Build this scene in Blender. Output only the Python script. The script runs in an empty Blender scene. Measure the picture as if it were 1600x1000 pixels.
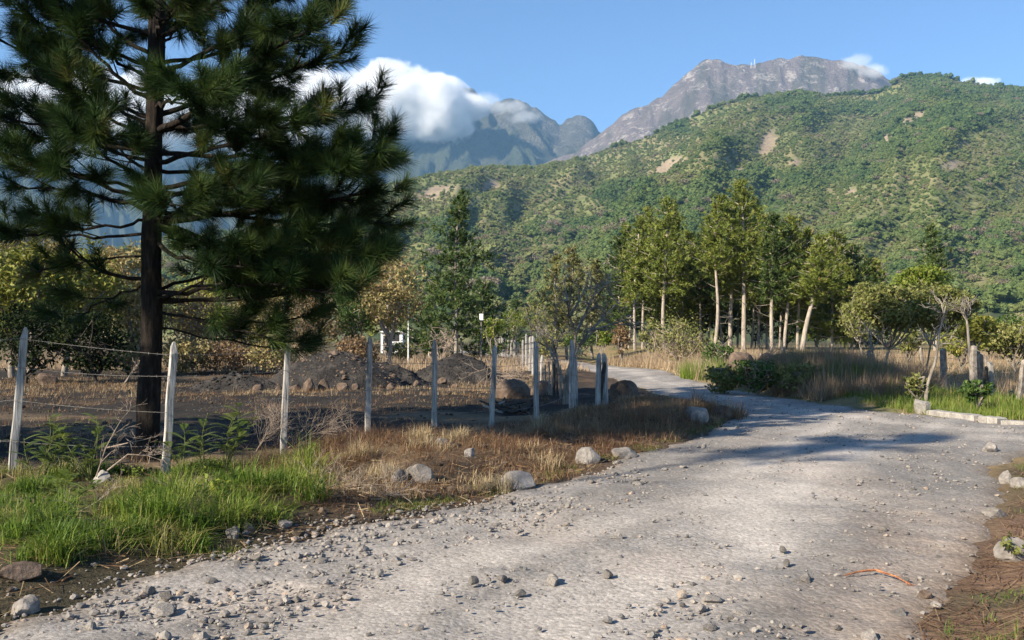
import bpy, bmesh, math, random
import numpy as np
from mathutils import Vector
R = math.radians
SC = bpy.context.scene
COL = SC.collection

# ------------------------------------------------------------------ camera, sky, sun, exposure
EYE, FOC, HOR = 1.6, 1500.0, 530.0            # eye height (m), focal length and horizon row for a 1600 px wide frame
cam = bpy.data.cameras.new('camera'); camo = bpy.data.objects.new('camera', cam); COL.objects.link(camo)
camo.location = (0, 0, EYE); camo.rotation_euler = (R(90), 0, 0)
cam.sensor_width = 36; cam.lens = 36*FOC/1600; cam.shift_y = (HOR-500)/1600
cam.clip_start = 0.05; cam.clip_end = 60000
SC.camera = camo
SUN_EL, SUN_AZ = 30.0, 38.0                   # elevation; the light travels towards +x turned this far to +y
L = Vector((math.cos(R(SUN_AZ))*math.cos(R(SUN_EL)), math.sin(R(SUN_AZ))*math.cos(R(SUN_EL)), -math.sin(R(SUN_EL))))
sun = bpy.data.lights.new('sun', 'SUN'); suno = bpy.data.objects.new('sun', sun); COL.objects.link(suno)
suno.rotation_euler = L.to_track_quat('-Z', 'Y').to_euler(); suno.location = (-30, -20, 40)
sun.energy = 5.0; sun.angle = R(0.53); sun.color = (1.0, 0.89, 0.73)
W = bpy.data.worlds.new('World'); SC.world = W; W.use_nodes = True
nt = W.node_tree; nt.nodes.clear()
sky = nt.nodes.new('ShaderNodeTexSky'); sky.sky_type = 'NISHITA'; sky.sun_disc = False
sky.sun_elevation = R(SUN_EL); sky.sun_rotation = math.atan2(-L.x, -L.y)
sky.altitude = 900; sky.air_density = 1.0; sky.dust_density = 0.0; sky.ozone_density = 5.5
bg = nt.nodes.new('ShaderNodeBackground'); bg.inputs['Strength'].default_value = 0.080
wo = nt.nodes.new('ShaderNodeOutputWorld')
nt.links.new(sky.outputs[0], bg.inputs[0]); nt.links.new(bg.outputs[0], wo.inputs[0])
SC.view_settings.view_transform = 'Standard'; SC.view_settings.look = 'None'
SC.view_settings.exposure = 1.18; SC.view_settings.gamma = 1.0; SC.view_settings.use_curve_mapping = False
cy = SC.cycles
cy.max_bounces = 9; cy.diffuse_bounces = 2; cy.glossy_bounces = 2; cy.transmission_bounces = 3
cy.transparent_max_bounces = 6; cy.volume_bounces = 9; cy.volume_max_steps = 128
cy.use_denoising = True
try: cy.denoiser = 'OPENIMAGEDENOISE'
except Exception: pass

# ------------------------------------------------------------------ helpers
def at(px, py, d):
    """Point seen at pixel (px, py) of the 1600 x 1000 photograph, d metres in front of the camera."""
    return np.array([(px-800)/FOC*d, d, EYE+(HOR-py)/FOC*d])
def tag(o, label=None, cat=None, group=None, kind=None):
    if label: o['label'] = label
    if cat: o['category'] = cat
    if group: o['group'] = group
    if kind: o['kind'] = kind
    return o
def empty(name, loc):
    o = bpy.data.objects.new(name, None); COL.objects.link(o); o.location = loc; o.empty_display_size = 0.2
    return o
def link(name, me, parent=None, coll=None):
    o = bpy.data.objects.new(name, me); (coll or COL).objects.link(o)
    if parent: o.parent = parent
    return o
class Geo:
    """Collects vertices, triangles / quads and a per-vertex tint; build() links them as one mesh object."""
    def __init__(s): s.V=[]; s.F=[]; s.T=[]; s.n=0; s.C=[]
    def add(s, V, F, tint=0.5):
        V = np.asarray(V, float).reshape(-1, 3); F = np.asarray(F, int)
        s.V.append(V); s.F.append(F+s.n); s.n += len(V)
        s.T.append(np.broadcast_to(np.asarray(tint, float), (len(V),)))
        return s
    def mesh(s, name, mat, smooth=False, origin=(0,0,0), color=None):
        V = np.concatenate(s.V)-np.asarray(origin, float)
        me = bpy.data.meshes.new(name)
        me.vertices.add(len(V)); me.vertices.foreach_set('co', V.astype(np.float32).ravel())
        vi = np.concatenate([f.ravel() for f in s.F]); tot = np.concatenate([np.full(len(f), f.shape[1]) for f in s.F])
        st = np.concatenate([[0], np.cumsum(tot)[:-1]])
        me.loops.add(len(vi)); me.loops.foreach_set('vertex_index', vi.astype(np.int32))
        me.polygons.add(len(tot)); me.polygons.foreach_set('loop_start', st.astype(np.int32))
        me.polygons.foreach_set('use_smooth', np.full(len(tot), bool(smooth)))
        me.update(calc_edges=True)
        a = me.attributes.new('tint', 'FLOAT', 'POINT'); a.data.foreach_set('value', np.concatenate(s.T).astype(np.float32))
        if color is not None:
            c = me.attributes.new('zone', 'FLOAT_COLOR', 'POINT')
            c.data.foreach_set('color', np.concatenate([color, np.ones((len(color),1))], 1).astype(np.float32).ravel())
        me.materials.append(mat)
        return me
    def build(s, name, mat, parent=None, smooth=False, color=None):
        org = np.array(parent.location) if parent is not None and parent.parent is None else np.zeros(3)
        if parent is not None and parent.parent is not None: org = np.array(parent.location)+np.array(parent.parent.location)
        return link(name, s.mesh(name, mat, smooth, org, color), parent)
def hsh(ix, iy, seed):
    h = (ix.astype(np.int64)*374761393+iy.astype(np.int64)*668265263+int(seed)*1442695041) & 0xffffffff
    h = ((h ^ (h >> 13))*1274126177) & 0xffffffff
    return ((h ^ (h >> 16)) & 0xffff)/65535.0
def vn(x, y, seed=0):
    x = np.asarray(x, float); y = np.asarray(y, float)
    ix = np.floor(x); iy = np.floor(y); fx = x-ix; fy = y-iy
    ix = ix.astype(np.int64); iy = iy.astype(np.int64)
    fx = fx*fx*fx*(fx*(fx*6-15)+10); fy = fy*fy*fy*(fy*(fy*6-15)+10)
    a = hsh(ix, iy, seed); b = hsh(ix+1, iy, seed); c = hsh(ix, iy+1, seed); d = hsh(ix+1, iy+1, seed)
    return (a*(1-fx)+b*fx)*(1-fy)+(c*(1-fx)+d*fx)*fy
def fbm(x, y, seed=0, oc=4, gain=0.5):
    s = 0; a = 1; t = 0
    for k in range(oc):
        s = s+a*vn(np.asarray(x)*2**k+k*17.3, np.asarray(y)*2**k+k*9.1, seed+k); t += a; a *= gain
    return s/t
def ridged(x, y, seed=0, oc=4, gain=0.5):
    s = 0; a = 1; t = 0
    for k in range(oc):
        s = s+a*(1-np.abs(2*vn(np.asarray(x)*2**k+k*17.3, np.asarray(y)*2**k+k*9.1, seed+k)-1)); t += a; a *= gain
    return s/t
def sstep(a, b, x):
    t = np.clip((np.asarray(x, float)-a)/(b-a), 0, 1); return t*t*(3-2*t)
def inpoly(x, y, P):
    P = np.asarray(P, float); r = np.zeros(np.shape(x), bool); j = len(P)-1
    for i in range(len(P)):
        xi, yi = P[i]; xj, yj = P[j]
        if yi != yj:
            r ^= ((yi > y) != (yj > y)) & (x < (xj-xi)*(y-yi)/(yj-yi)+xi)
        j = i
    return r
def pdist(x, y, P):
    P = np.asarray(P, float); d = np.full(np.shape(x), 1e9)
    for i in range(len(P)):
        a = P[i-1]; b = P[i]; e = b-a; q = e@e
        t = np.clip(((x-a[0])*e[0]+(y-a[1])*e[1])/max(q, 1e-9), 0, 1)
        d = np.minimum(d, np.hypot(x-a[0]-t*e[0], y-a[1]-t*e[1]))
    return d
def grid_faces(nr, nc):
    i = np.arange(nr-1)[:, None]*nc+np.arange(nc-1)[None]
    return np.stack([i, i+1, i+nc+1, i+nc], -1).reshape(-1, 4)
def tube(P, rad, sides=6, cap=True):
    P = np.asarray(P, float); n = len(P); rad = np.broadcast_to(np.asarray(rad, float), (n,))
    T = np.gradient(P, axis=0); T /= np.linalg.norm(T, axis=1)[:, None]+1e-9
    ref = np.array([0.31, 0.95, 0.05]) if abs(T[:, 2]).mean() > 0.6 else np.array([0.05, 0.02, 1.0])
    A = np.cross(T, ref); A /= np.linalg.norm(A, axis=1)[:, None]+1e-9; B = np.cross(T, A)
    an = np.arange(sides)/sides*2*np.pi
    V = P[:, None]+rad[:, None, None]*(np.cos(an)[None, :, None]*A[:, None]+np.sin(an)[None, :, None]*B[:, None])
    i = np.arange(n-1)[:, None]*sides; k = np.arange(sides)[None]
    F = np.stack([i+k, i+(k+1) % sides, i+sides+(k+1) % sides, i+sides+k], -1).reshape(-1, 4)
    return V.reshape(-1, 3), F
def bez(a, b, c, n=8):
    t = np.linspace(0, 1, n)[:, None]; a, b, c = map(np.asarray, (a, b, c))
    return (1-t)**2*a+2*t*(1-t)*b+t*t*c
def unit(v): v = np.asarray(v, float); return v/(np.linalg.norm(v, axis=-1, keepdims=True)+1e-12)
def leaves(G, C, size, rng, up=0.35, tint=None, aspect=0.55, jit=0.35):
    """Diamond leaves of their own edges at points C."""
    C = np.asarray(C, float); n = len(C)
    N = unit(rng.normal(size=(n, 3))+np.array([0, 0, up*2])); A = unit(np.cross(N, rng.normal(size=(n, 3)))); B = np.cross(N, A)
    s = (size*(1+jit*rng.uniform(-1, 1, n)))[:, None]
    V = np.stack([C-A*s*0.5, C+B*s*aspect*0.5+N*s*0.08, C+A*s*0.5, C-B*s*aspect*0.5+N*s*0.08], 1).reshape(-1, 3)
    F = np.arange(4*n).reshape(-1, 4)
    if tint is None: tint = rng.uniform(0, 1, n)
    G.add(V, F, np.repeat(tint, 4))
def blades(G, P, h, w, rng, lean=0.35, tint=None, ld=None, simple=False):
    """Curved grass blades (3 faces each) rooted at P."""
    n = len(P); P = np.asarray(P, float); h = np.broadcast_to(h, (n,)); w = np.broadcast_to(w, (n,))
    a = rng.uniform(0, 2*np.pi, n); D = np.stack([np.cos(a), np.sin(a), np.zeros(n)], 1)
    S = np.stack([-np.sin(a+rng.normal(0, .5, n)), np.cos(a), np.zeros(n)], 1)
    l = (np.abs(rng.normal(0, 1, n))*lean*h)[:, None]; D = D*l
    if ld is not None: D = D+np.asarray(ld)*h[:, None]
    Z = np.array([0, 0, 1.0])*h[:, None]; S = S*w[:, None]*0.5
    M = P+Z*0.55+D*0.35; T = P+Z*(1-0.25*np.clip(l/h[:, None], 0, 1.5))+D*1.15
    if simple:                                                                # far off: one tapering face per blade
        if tint is None: tint = rng.uniform(0, 1, n)
        G.add(np.stack([P-S*1.25, P+S*1.25, T], 1).reshape(-1, 3), np.arange(3*n).reshape(-1, 3), np.repeat(tint, 3)); return
    V = np.stack([P-S, P+S, M+S*0.8, M-S*0.8, T], 1).reshape(-1, 3)
    b = np.arange(n)[:, None]*5
    if tint is None: tint = rng.uniform(0, 1, n)
    tt = np.repeat(tint, 5)
    G.add(V, b+np.array([[0, 1, 2, 3]]), tt); G.V.append(np.zeros((0, 3))); G.T.append(np.zeros(0))
    G.F.append((b+np.array([[3, 2, 4]]))+G.n-len(V))
def ico(sub):
    bm = bmesh.new(); bmesh.ops.create_icosphere(bm, subdivisions=sub, radius=1)
    bm.verts.ensure_lookup_table(); V = np.array([v.co[:] for v in bm.verts]); F = np.array([[v.index for v in f.verts] for f in bm.faces]); bm.free()
    return V, F
ICO = {k: ico(k) for k in (1, 2, 3, 4)}
def rock_vf(rng, size, sub=2, planes=7, rough=0.05, sharp=0.75):
    V, F = ICO[sub]; V = V.copy()
    for k in range(planes):
        n = unit(rng.normal(size=3)); d = rng.uniform(sharp-.12, sharp+.15)
        V -= np.maximum(V@n-d, 0)[:, None]*n*0.92
    ph = rng.uniform(0, 50, 3)
    f = fbm(V[:, 0]*2.3+ph[0]+V[:, 2]*1.3, V[:, 1]*2.3+ph[1]-V[:, 2]*1.7, int(ph[2]*9), 3)
    V *= (1+(f-0.5)*rough*5)[:, None]
    return V*np.asarray(size), F

# ------------------------------------------------------------------ materials
def newmat(name):
    m = bpy.data.materials.new(name); m.use_nodes = True; t = m.node_tree; t.nodes.clear()
    out = t.nodes.new('ShaderNodeOutputMaterial'); return m, t, out
def nd(t, typ, **kw):
    n = t.nodes.new(typ)
    for k, v in kw.items():
        if k in n.inputs: n.inputs[k].default_value = v
        else: setattr(n, k, v)
    return n
def ramp(t, fac, stops):
    r = t.nodes.new('ShaderNodeValToRGB'); e = r.color_ramp.elements
    while len(e) < len(stops): e.new(0.5)
    for q, (p, c) in zip(e, stops): q.position = p; q.color = (*c, 1)
    t.links.new(fac, r.inputs[0]); return r.outputs[0]
def noise(t, scale, detail=4, rough=0.55, coord='Object', vec=None):
    n = t.nodes.new('ShaderNodeTexNoise'); n.inputs['Scale'].default_value = scale; n.inputs['Detail'].default_value = detail; n.inputs['Roughness'].default_value = rough
    if vec is None:
        tc = t.nodes.new('ShaderNodeTexCoord'); vec = tc.outputs[coord]
    t.links.new(vec, n.inputs['Vector']); return n.outputs['Fac']
def mul(t, c, fac, lo, hi):
    mr = nd(t, 'ShaderNodeMapRange'); mr.inputs['To Min'].default_value = lo; mr.inputs['To Max'].default_value = hi
    mr.inputs['From Min'].default_value = 0.25; mr.inputs['From Max'].default_value = 0.75
    t.links.new(fac, mr.inputs['Value'])
    v = nd(t, 'ShaderNodeVectorMath', operation='SCALE'); t.links.new(c, v.inputs[0]); t.links.new(mr.outputs[0], v.inputs['Scale'])
    return v.outputs[0]
def bump(t, fac, strength, dist):
    b = nd(t, 'ShaderNodeBump', Strength=strength, Distance=dist); t.links.new(fac, b.inputs['Height']); return b
def surf(name, stops, scale=4, detail=6, rough=0.9, bstr=0.4, bdist=0.02, bscale=None, second=None, obj_rand=0, attr=None):
    """Rough opaque surface: noise through a ramp, a second noise for mottling, bump."""
    m, t, out = newmat(name); p = nd(t, 'ShaderNodeBsdfPrincipled'); p.inputs['Roughness'].default_value = rough
    p.inputs['Specular IOR Level'].default_value = 0.25
    if attr:
        a = nd(t, 'ShaderNodeAttribute', attribute_name=attr); f = a.outputs['Fac']
    else: f = noise(t, scale, detail)
    c = ramp(t, f, stops)
    c = mul(t, c, noise(t, second or scale*5, 4), 0.7, 1.3)
    if obj_rand:
        oi = nd(t, 'ShaderNodeObjectInfo'); c = mul(t, c, oi.outputs['Random'], 1-obj_rand, 1+obj_rand)
    t.links.new(c, p.inputs['Base Color'])
    b = bump(t, noise(t, bscale or scale*6, 6, 0.65), bstr, bdist); t.links.new(b.outputs[0], p.inputs['Normal'])
    t.links.new(p.outputs[0], out.inputs[0]); return m
def leafmat(name, stops, trans=0.3, rough=0.55, attr_type='GEOMETRY', tcol=1.0, spec=0.3):
    """Leaf: tint attribute through a ramp, part of the light passing through."""
    m, t, out = newmat(name); a = nd(t, 'ShaderNodeAttribute', attribute_name='tint', attribute_type=attr_type)
    c = ramp(t, a.outputs['Fac'], stops)
    p = nd(t, 'ShaderNodeBsdfPrincipled'); p.inputs['Roughness'].default_value = rough; p.inputs['Specular IOR Level'].default_value = spec
    tr = nd(t, 'ShaderNodeBsdfTranslucent'); mx = nd(t, 'ShaderNodeMixShader'); mx.inputs[0].default_value = trans
    t.links.new(c, p.inputs['Base Color']); t.links.new(c, tr.inputs[0])
    t.links.new(p.outputs[0], mx.inputs[1]); t.links.new(tr.outputs[0], mx.inputs[2]); t.links.new(mx.outputs[0], out.inputs[0])
    return m
def zonemat(name, scale, lo, hi, bstr, bdist, bscale, rough=0.95):
    """Ground: colour of the soil by zone (vertex attribute), two noises of mottling, bump."""
    m, t, out = newmat(name); p = nd(t, 'ShaderNodeBsdfPrincipled'); p.inputs['Roughness'].default_value = rough; p.inputs['Specular IOR Level'].default_value = 0.2
    a = nd(t, 'ShaderNodeAttribute', attribute_name='zone'); c = a.outputs['Color']
    c = mul(t, c, noise(t, scale, 4), lo, hi); c = mul(t, c, noise(t, scale*9, 4, 0.7), 0.6, 1.4)
    t.links.new(c, p.inputs['Base Color'])
    b = bump(t, noise(t, bscale, 4, 0.7), bstr, bdist); t.links.new(b.outputs[0], p.inputs['Normal'])
    t.links.new(p.outputs[0], out.inputs[0]); return m
# ------------------------------------------------------------------ the lie of the land
ROADL = [(-7,-14),(-4.4,1.0),(-3.6,3.6),(-2.85,5.2),(-2.15,7.0),(-1.5,8.15),(-0.85,9.1),(0.0,10.1),(0.95,11.8),(2.3,14.4),(3.5,17),(4.5,19.5),(4.8,21.5),(4.5,25),(4.1,30),(4.0,38),(4.0,44),(3.7,51),(2.4,64),(-1.2,90),(-9,125)]
ROADR = [(-5.5,127),(2.4,92),(4.6,70),(5.8,58),(7.2,53),(7.8,48),(7.3,42),(7.0,37),(7.1,30),(7.6,24.5),(8.4,20.6),(9.4,18.2),(14,16.2),(30,13),(70,8),(70,2),(20,10.5),(10,12.9),(7.4,13.7),(6.1,12.2),(5.2,10.3),(4.0,8.0),(3.1,6.6),(2.4,5.7),(1.9,4.9),(1.5,3.6),(1.5,0),(1.7,-14)]
ROAD = np.array(ROADL+ROADR, float)
FENCE_LINE = np.array([(-14,13.2),(-6.0,11.6),(-4.0,11.2),(-3.05,12.8),(-2.1,14.1),(-1.25,15.5),(-0.35,17),(0.47,18.5),(1.36,21.5),(2.0,21.9)])
def road_sd(x, y):
    d = pdist(x, y, ROAD); d = np.where(inpoly(x, y, ROAD), -d, d)
    return d+(fbm(np.asarray(x)*1.1, np.asarray(y)*1.1, 5, 3)-0.5)*0.55
def gz0(x, y, sd=None):
    x = np.asarray(x, float); y = np.asarray(y, float)
    if sd is None: sd = road_sd(x, y)
    z = (fbm(x*0.35, y*0.35, 2, 3)-0.5)*0.10
    off = sstep(0.0, 0.9, sd)
    z = z+off*(fbm(x*1.3, y*1.3, 3, 4)-0.45)*0.22
    z = z+off*0.09*np.exp(-((sd-1.0)/1.0)**2)*(x < 6)                        # verge rises beside the road
    z = z+0.22*np.exp(-(((x+1.4)/1.5)**2+((y-13.2)/1.7)**2))*off              # turned soil at the fence
    z = z+0.12*np.exp(-(((x-2.6)/1.6)**2+((y-18.5)/2.2)**2))*off
    z = z+off*0.85*np.exp(-(((x-9.4)/2.4)**2+((y-29.5)/4.2)**2))              # bank across the road
    z = z+off*sstep(24, 70, y)*sstep(7, 12, x)*0.65
    z = z+sstep(0, 0.5, -sd)*0.03*np.exp(-((sd+2.0)/1.6)**2)
    return z
def gz(x, y):
    x = np.atleast_1d(np.asarray(x, float)); y = np.atleast_1d(np.asarray(y, float)); return gz0(x, y)
def g1(x, y): return float(gz(x, y)[0])
def G(px, py): d = FOC*EYE/(py-HOR); return ((px-800)/FOC*d, d)             # where the sight line meets level ground
def polyG(pts): return [G(*p) for p in pts]

def spaced(segs):
    out = []
    for a, b, s in segs:
        n = max(2, int(abs(b-a)/s)); out.append(np.linspace(a, b, n, endpoint=False))
    return np.concatenate(out)
gx = np.concatenate([spaced([(-9000,-1500,900),(-1500,-200,160),(-200,-40,16),(-40,-16,1.0),(-16,-8,0.3),(-8,12,0.16),(12,20,0.4),(20,60,1.6),(60,240,18),(240,1500,160),(1500,9000,900)]), [9000]])
gy = np.concatenate([spaced([(-400,-40,40),(-40,-4,3),(-4,3,0.5),(3,14,0.15),(14,26,0.22),(26,50,0.42),(50,90,1.3),(90,240,10),(240,1500,120),(1500,9500,900)]), [9500]])
X, Y = np.meshgrid(gx, gy); x = X.ravel(); y = Y.ravel()
near = (np.abs(x) < 140) & (y < 150) & (y > -40)
z = np.zeros(len(x)); sdv = np.full(len(x), 50.0)
sdv[near] = road_sd(x[near], y[near]); z[near] = gz0(x[near], y[near], sdv[near])
z -= sstep(0.05, -0.35, sdv)*0.05
def mixc(c, k, col): return c*(1-k[:, None])+np.asarray(col)*k[:, None]
def zone_colour(x, y, sd):
    c = np.tile([0.13, 0.095, 0.05], (len(x), 1))
    fl = np.interp(x, FENCE_LINE[:, 0], FENCE_LINE[:, 1])
    n1 = fbm(x*0.55, y*0.55, 31, 4); n2 = fbm(x*0.16, y*0.35, 33, 4); n3 = fbm(x*1.9, y*1.9, 35, 3)
    left = sstep(4.6, 3.6, x)*sstep(120, 60, y)
    c = mixc(c, left, (0.155, 0.110, 0.065))                                   # straw-brown soil
    burn = left*sstep(0.0, 0.8, y-fl)*sstep(0.30, 0.50, n2*0.6+n1*0.4+0.05*(y > 20))*sstep(55, 45, y)
    c = mixc(c, burn*0.95, (0.018, 0.016, 0.014))                             # burnt
    verge = sstep(2.2, 0.8, sd)*left
    c = mixc(c, verge*0.85, (0.085, 0.055, 0.034))
    c = mixc(c, verge*sstep(0.5, 0.62, n3), (0.045, 0.033, 0.022))
    c = mixc(c, sstep(-1.3, -2.4, x+0.0*y)*sstep(0.5, -0.5, y-fl)*left*0.8, (0.045, 0.04, 0.022))
    right = sstep(4.5, 6, x)
    c = mixc(c, right, (0.21, 0.155, 0.075))
    c = mixc(c, right*sstep(0.45, 0.6, n1)*0.7, (0.09, 0.10, 0.035))
    rb = sstep(1.2, 2.2, x)*sstep(13.5, 11.5, y)*sstep(-0.2, 0.3, sd)          # litter on the near right
    c = mixc(c, rb, (0.17, 0.105, 0.065)); c = mixc(c, rb*sstep(0.5, 0.65, n3), (0.09, 0.075, 0.04))
    return c
zc = np.tile([0.09, 0.075, 0.035], (len(x), 1)); zc[near] = zone_colour(x[near], y[near], sdv[near])
M_GROUND = zonemat('soil', 1.6, 0.75, 1.25, 0.7, 0.05, 14)
o = Geo().add(np.stack([x, y, z], 1), grid_faces(len(gy), len(gx))).build('ground', M_GROUND, color=zc, smooth=True); tag(o, kind='structure')

# road: one gravel sheet, worn tracks paler and smoother than the loose gravel between them
rx = spaced([(-9,-4.5,0.25),(-4.5,10,0.07),(10,16,0.2),(16,71,1.5)]); ry = np.concatenate([spaced([(-14,2.5,0.5),(2.5,8,0.05),(8,14,0.07),(14,24,0.11),(24,60,0.3),(60,128,1.5)]), [128]])
X, Y = np.meshgrid(rx, ry); x = X.ravel(); y = Y.ravel()
sd = road_sd(x, y); z = gz0(x, y, sd)+0.004-sstep(-0.12, 0.06, sd)*0.035
def track(sd, x, y):
    w = (fbm(x*0.6, y*0.3, 44, 3)-0.5)*0.9; t = -sd+w
    return np.clip(np.exp(-((t-1.75)/0.42)**2)+sstep(2.6, 3.6, t), 0, 1)
tr = track(sd, x, y)
z += (1-tr)*(fbm(x*5, y*5, 50, 3)-0.5)*0.045+(fbm(x*1.4, y*1.4, 51, 3)-0.5)*0.05-tr*0.012
F = grid_faces(len(ry), len(rx)); keep = (sd[F] < 0.06).all(1); F = F[keep]
used = np.unique(F); mp = np.full(len(x), -1); mp[used] = np.arange(len(used))
cr = np.tile([0.232, 0.214, 0.195], (len(x), 1)); cr = mixc(cr, tr*0.95, (0.35, 0.318, 0.283))
cr = mixc(cr, sstep(0.55, 0.7, fbm(x*0.8, y*0.5, 61, 4))*0.5, (0.33, 0.285, 0.245))
st = fbm((x*.86-y*.5)*1.5, (x*.5+y*.86)*.16, 63, 4); cr = cr*(0.84+.32*sstep(.3, .7, st))[:, None]
cr = mixc(cr, sstep(-0.35, 0.0, sd)*0.7, (0.16, 0.125, 0.09))
rb = sstep(1.0, 1.9, x-0.35*(y-5))*sstep(10, 7, y)*sstep(-1.2, -0.2, sd+(fbm(x*2, y*2, 62, 3)-0.5)*1.6); cr = mixc(cr, rb*0.4, (0.24, 0.17, 0.12))
def roadmat():
    m, t, out = newmat('gravel_road'); p = nd(t, 'ShaderNodeBsdfPrincipled'); p.inputs['Roughness'].default_value = 0.95; p.inputs['Specular IOR Level'].default_value = 0.15
    a = nd(t, 'ShaderNodeAttribute', attribute_name='zone'); c = a.outputs['Color']
    tc = nd(t, 'ShaderNodeTexCoord')
    c = mul(t, c, noise(t, 1.1, 6), 0.85, 1.15); c = mul(t, c, noise(t, 22, 3, 0.7), 0.72, 1.28)
    v = nd(t, 'ShaderNodeTexVoronoi', Scale=34.0); t.links.new(tc.outputs['Object'], v.inputs['Vector'])
    sx = nd(t, 'ShaderNodeSeparateColor'); t.links.new(v.outputs['Color'], sx.inputs[0]); c = mul(t, c, sx.outputs[0], 0.88, 1.12)
    t.links.new(c, p.inputs['Base Color'])
    h = nd(t, 'ShaderNodeMath', operation='SUBTRACT'); t.links.new(noise(t, 30, 4, 0.7), h.inputs[0])
    hm = nd(t, 'ShaderNodeMath', operation='MULTIPLY'); hm.inputs[1].default_value = 0.5; t.links.new(v.outputs['Distance'], hm.inputs[0]); t.links.new(hm.outputs[0], h.inputs[1])
    b = bump(t, h.outputs[0], 0.45, 0.02); t.links.new(b.outputs[0], p.inputs['Normal'])
    t.links.new(p.outputs[0], out.inputs[0]); return m
M_ROAD = roadmat()
o = Geo().add(np.stack([x, y, z], 1)[used], mp[F]).build('road', M_ROAD, color=cr[used], smooth=True); tag(o, kind='structure')

# ------------------------------------------------------------------ mountains: three terrains at their own distances
def terrain(prof, pxs, dbase, dridge, nv, prof_pow, spur, seed, back=0.25, dcurve=1.0, rough=0):
    """Slope from a foot at dbase to a crest at dridge whose skyline follows prof (pixel column, row), then down behind."""
    prof = np.array(prof, float); py = np.interp(pxs, prof[:, 0], prof[:, 1])
    v = np.concatenate([np.linspace(0, 1, nv), 1+np.linspace(0.04, 1, 14)**1.5*back])
    U, Vv = np.meshgrid(pxs, v); PY = np.broadcast_to(py, U.shape)
    db = dbase(U); dr = dridge(U); up = np.clip(Vv, 0, 1)
    D = db+(dr-db)*up**dcurve; D = np.where(Vv > 1, dr*(1+(Vv-1)*1.2), D)
    crest = EYE+(HOR-PY)/FOC*dr
    Z = crest*up**prof_pow; Z = np.where(Vv > 1, crest*(1-(Vv-1)*2.2), Z)
    Xw = (U-800)/FOC*D
    s, dd = spur(U, up, Xw, D)
    env = np.sin(np.clip(up, 0, 1)*np.pi)**0.6
    Z = Z+s*env; D2 = D+dd*env
    Z = np.where(Vv <= 0, -1.0, Z)
    Z = Z+np.where(up > 0.6, (fbm(U/14, up*9, seed+5, 3)-0.5)*rough, 0)
    Z = np.where(Vv <= 0, -1.0, Z)
    return Xw*D2/D, D2, np.maximum(Z, -1.0), U, Vv, len(v)
# rocky volcano
def spur_v(U, v, X, D):
    w = (fbm(U/90, v*3, 71, 3)-0.5)*70
    r = ridged((U+w)/70+v*2.2, v*1.6, 72, 5, 0.6)-0.55
    r2 = ridged((U+w*.5)/16, v*5, 73, 4, 0.6)-0.5
    return r*170*(.5+fbm(U/50, v*4, 77, 3))+r2*80, 0*r
pv = [(500,330),(700,300),(800,275),(850,256),(900,236),(940,206),(960,194),(972,181),(985,172),(1003,166),(1020,160),(1040,145),(1060,127),(1080,110),(1092,100),(1104,94),(1125,93),(1140,98),(1160,101),(1175,103),(1185,99),(1200,97),(1215,92),(1235,92),(1250,88),(1275,90),(1300,96),(1315,94),(1335,99),(1350,101),(1366,108),(1388,124),(1430,142),(1500,180),(1700,260),(2000,360)]
xs, ys, zs, U, Vv, nr = terrain(pv, np.linspace(450, 1750, 400), lambda u: 3400+0*u, lambda u: 6000+0*u, 112, 1.45, spur_v, 70, rough=26)
def mountmat(name, rock, pale, veg, vegamt, sc):
    m, t, out = newmat(name); p = nd(t, 'ShaderNodeBsdfPrincipled'); p.inputs['Roughness'].default_value = 1; p.inputs['Specular IOR Level'].default_value = 0.05
    a = nd(t, 'ShaderNodeAttribute', attribute_name='tint')
    c = ramp(t, noise(t, sc, 8, 0.65), [(0.3, [q*0.75 for q in rock]), (0.55, rock), (0.7, [q*1.25 for q in rock])])
    mx = nd(t, 'ShaderNodeMixRGB'); t.links.new(a.outputs['Fac'], mx.inputs[0]); t.links.new(c, mx.inputs[1]); mx.inputs[2].default_value = (*veg, 1)
    f = noise(t, sc*6, 6, 0.75); f2 = noise(t, sc*1.7, 4, 0.6); mm = nd(t, 'ShaderNodeMath', operation='MULTIPLY'); t.links.new(f, mm.inputs[0]); t.links.new(f2, mm.inputs[1])
    mr = nd(t, 'ShaderNodeMapRange'); mr.inputs['From Min'].default_value = 0.275; mr.inputs['From Max'].default_value = 0.34; t.links.new(mm.outputs[0], mr.inputs['Value'])
    inv = nd(t, 'ShaderNodeMath', operation='MULTIPLY_ADD'); t.links.new(a.outputs['Fac'], inv.inputs[0]); inv.inputs[1].default_value = -1; inv.inputs[2].default_value = 1
    mq = nd(t, 'ShaderNodeMath', operation='MULTIPLY'); t.links.new(mr.outputs[0], mq.inputs[0]); t.links.new(inv.outputs[0], mq.inputs[1])
    m2 = nd(t, 'ShaderNodeMixRGB'); t.links.new(mq.outputs[0], m2.inputs[0]); t.links.new(mx.outputs[0], m2.inputs[1]); m2.inputs[2].default_value = (*pale, 1)
    c = mul(t, m2.outputs[0], noise(t, sc*14, 5, 0.75), 0.72, 1.28)
    t.links.new(c, p.inputs['Base Color'])
    b = bump(t, noise(t, sc*5, 9, 0.72), 1.0, 0.35/sc); t.links.new(b.outputs[0], p.inputs['Normal'])
    t.links.new(p.outputs[0], out.inputs[0]); return m
vt = np.clip(sstep(0.72, 0.45, Vv+(fbm(U/25, Vv*8, 75, 4)-0.5)*0.5)*0.9+sstep(0.5, 0.65, fbm(U/18, Vv*7, 76, 4))*0.45, 0, 1).ravel()
M_VOLC = mountmat('volcanic_rock', (0.235, 0.19, 0.175), (0.48, 0.42, 0.37), (0.055, 0.07, 0.035), 0.5, 0.006)
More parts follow.
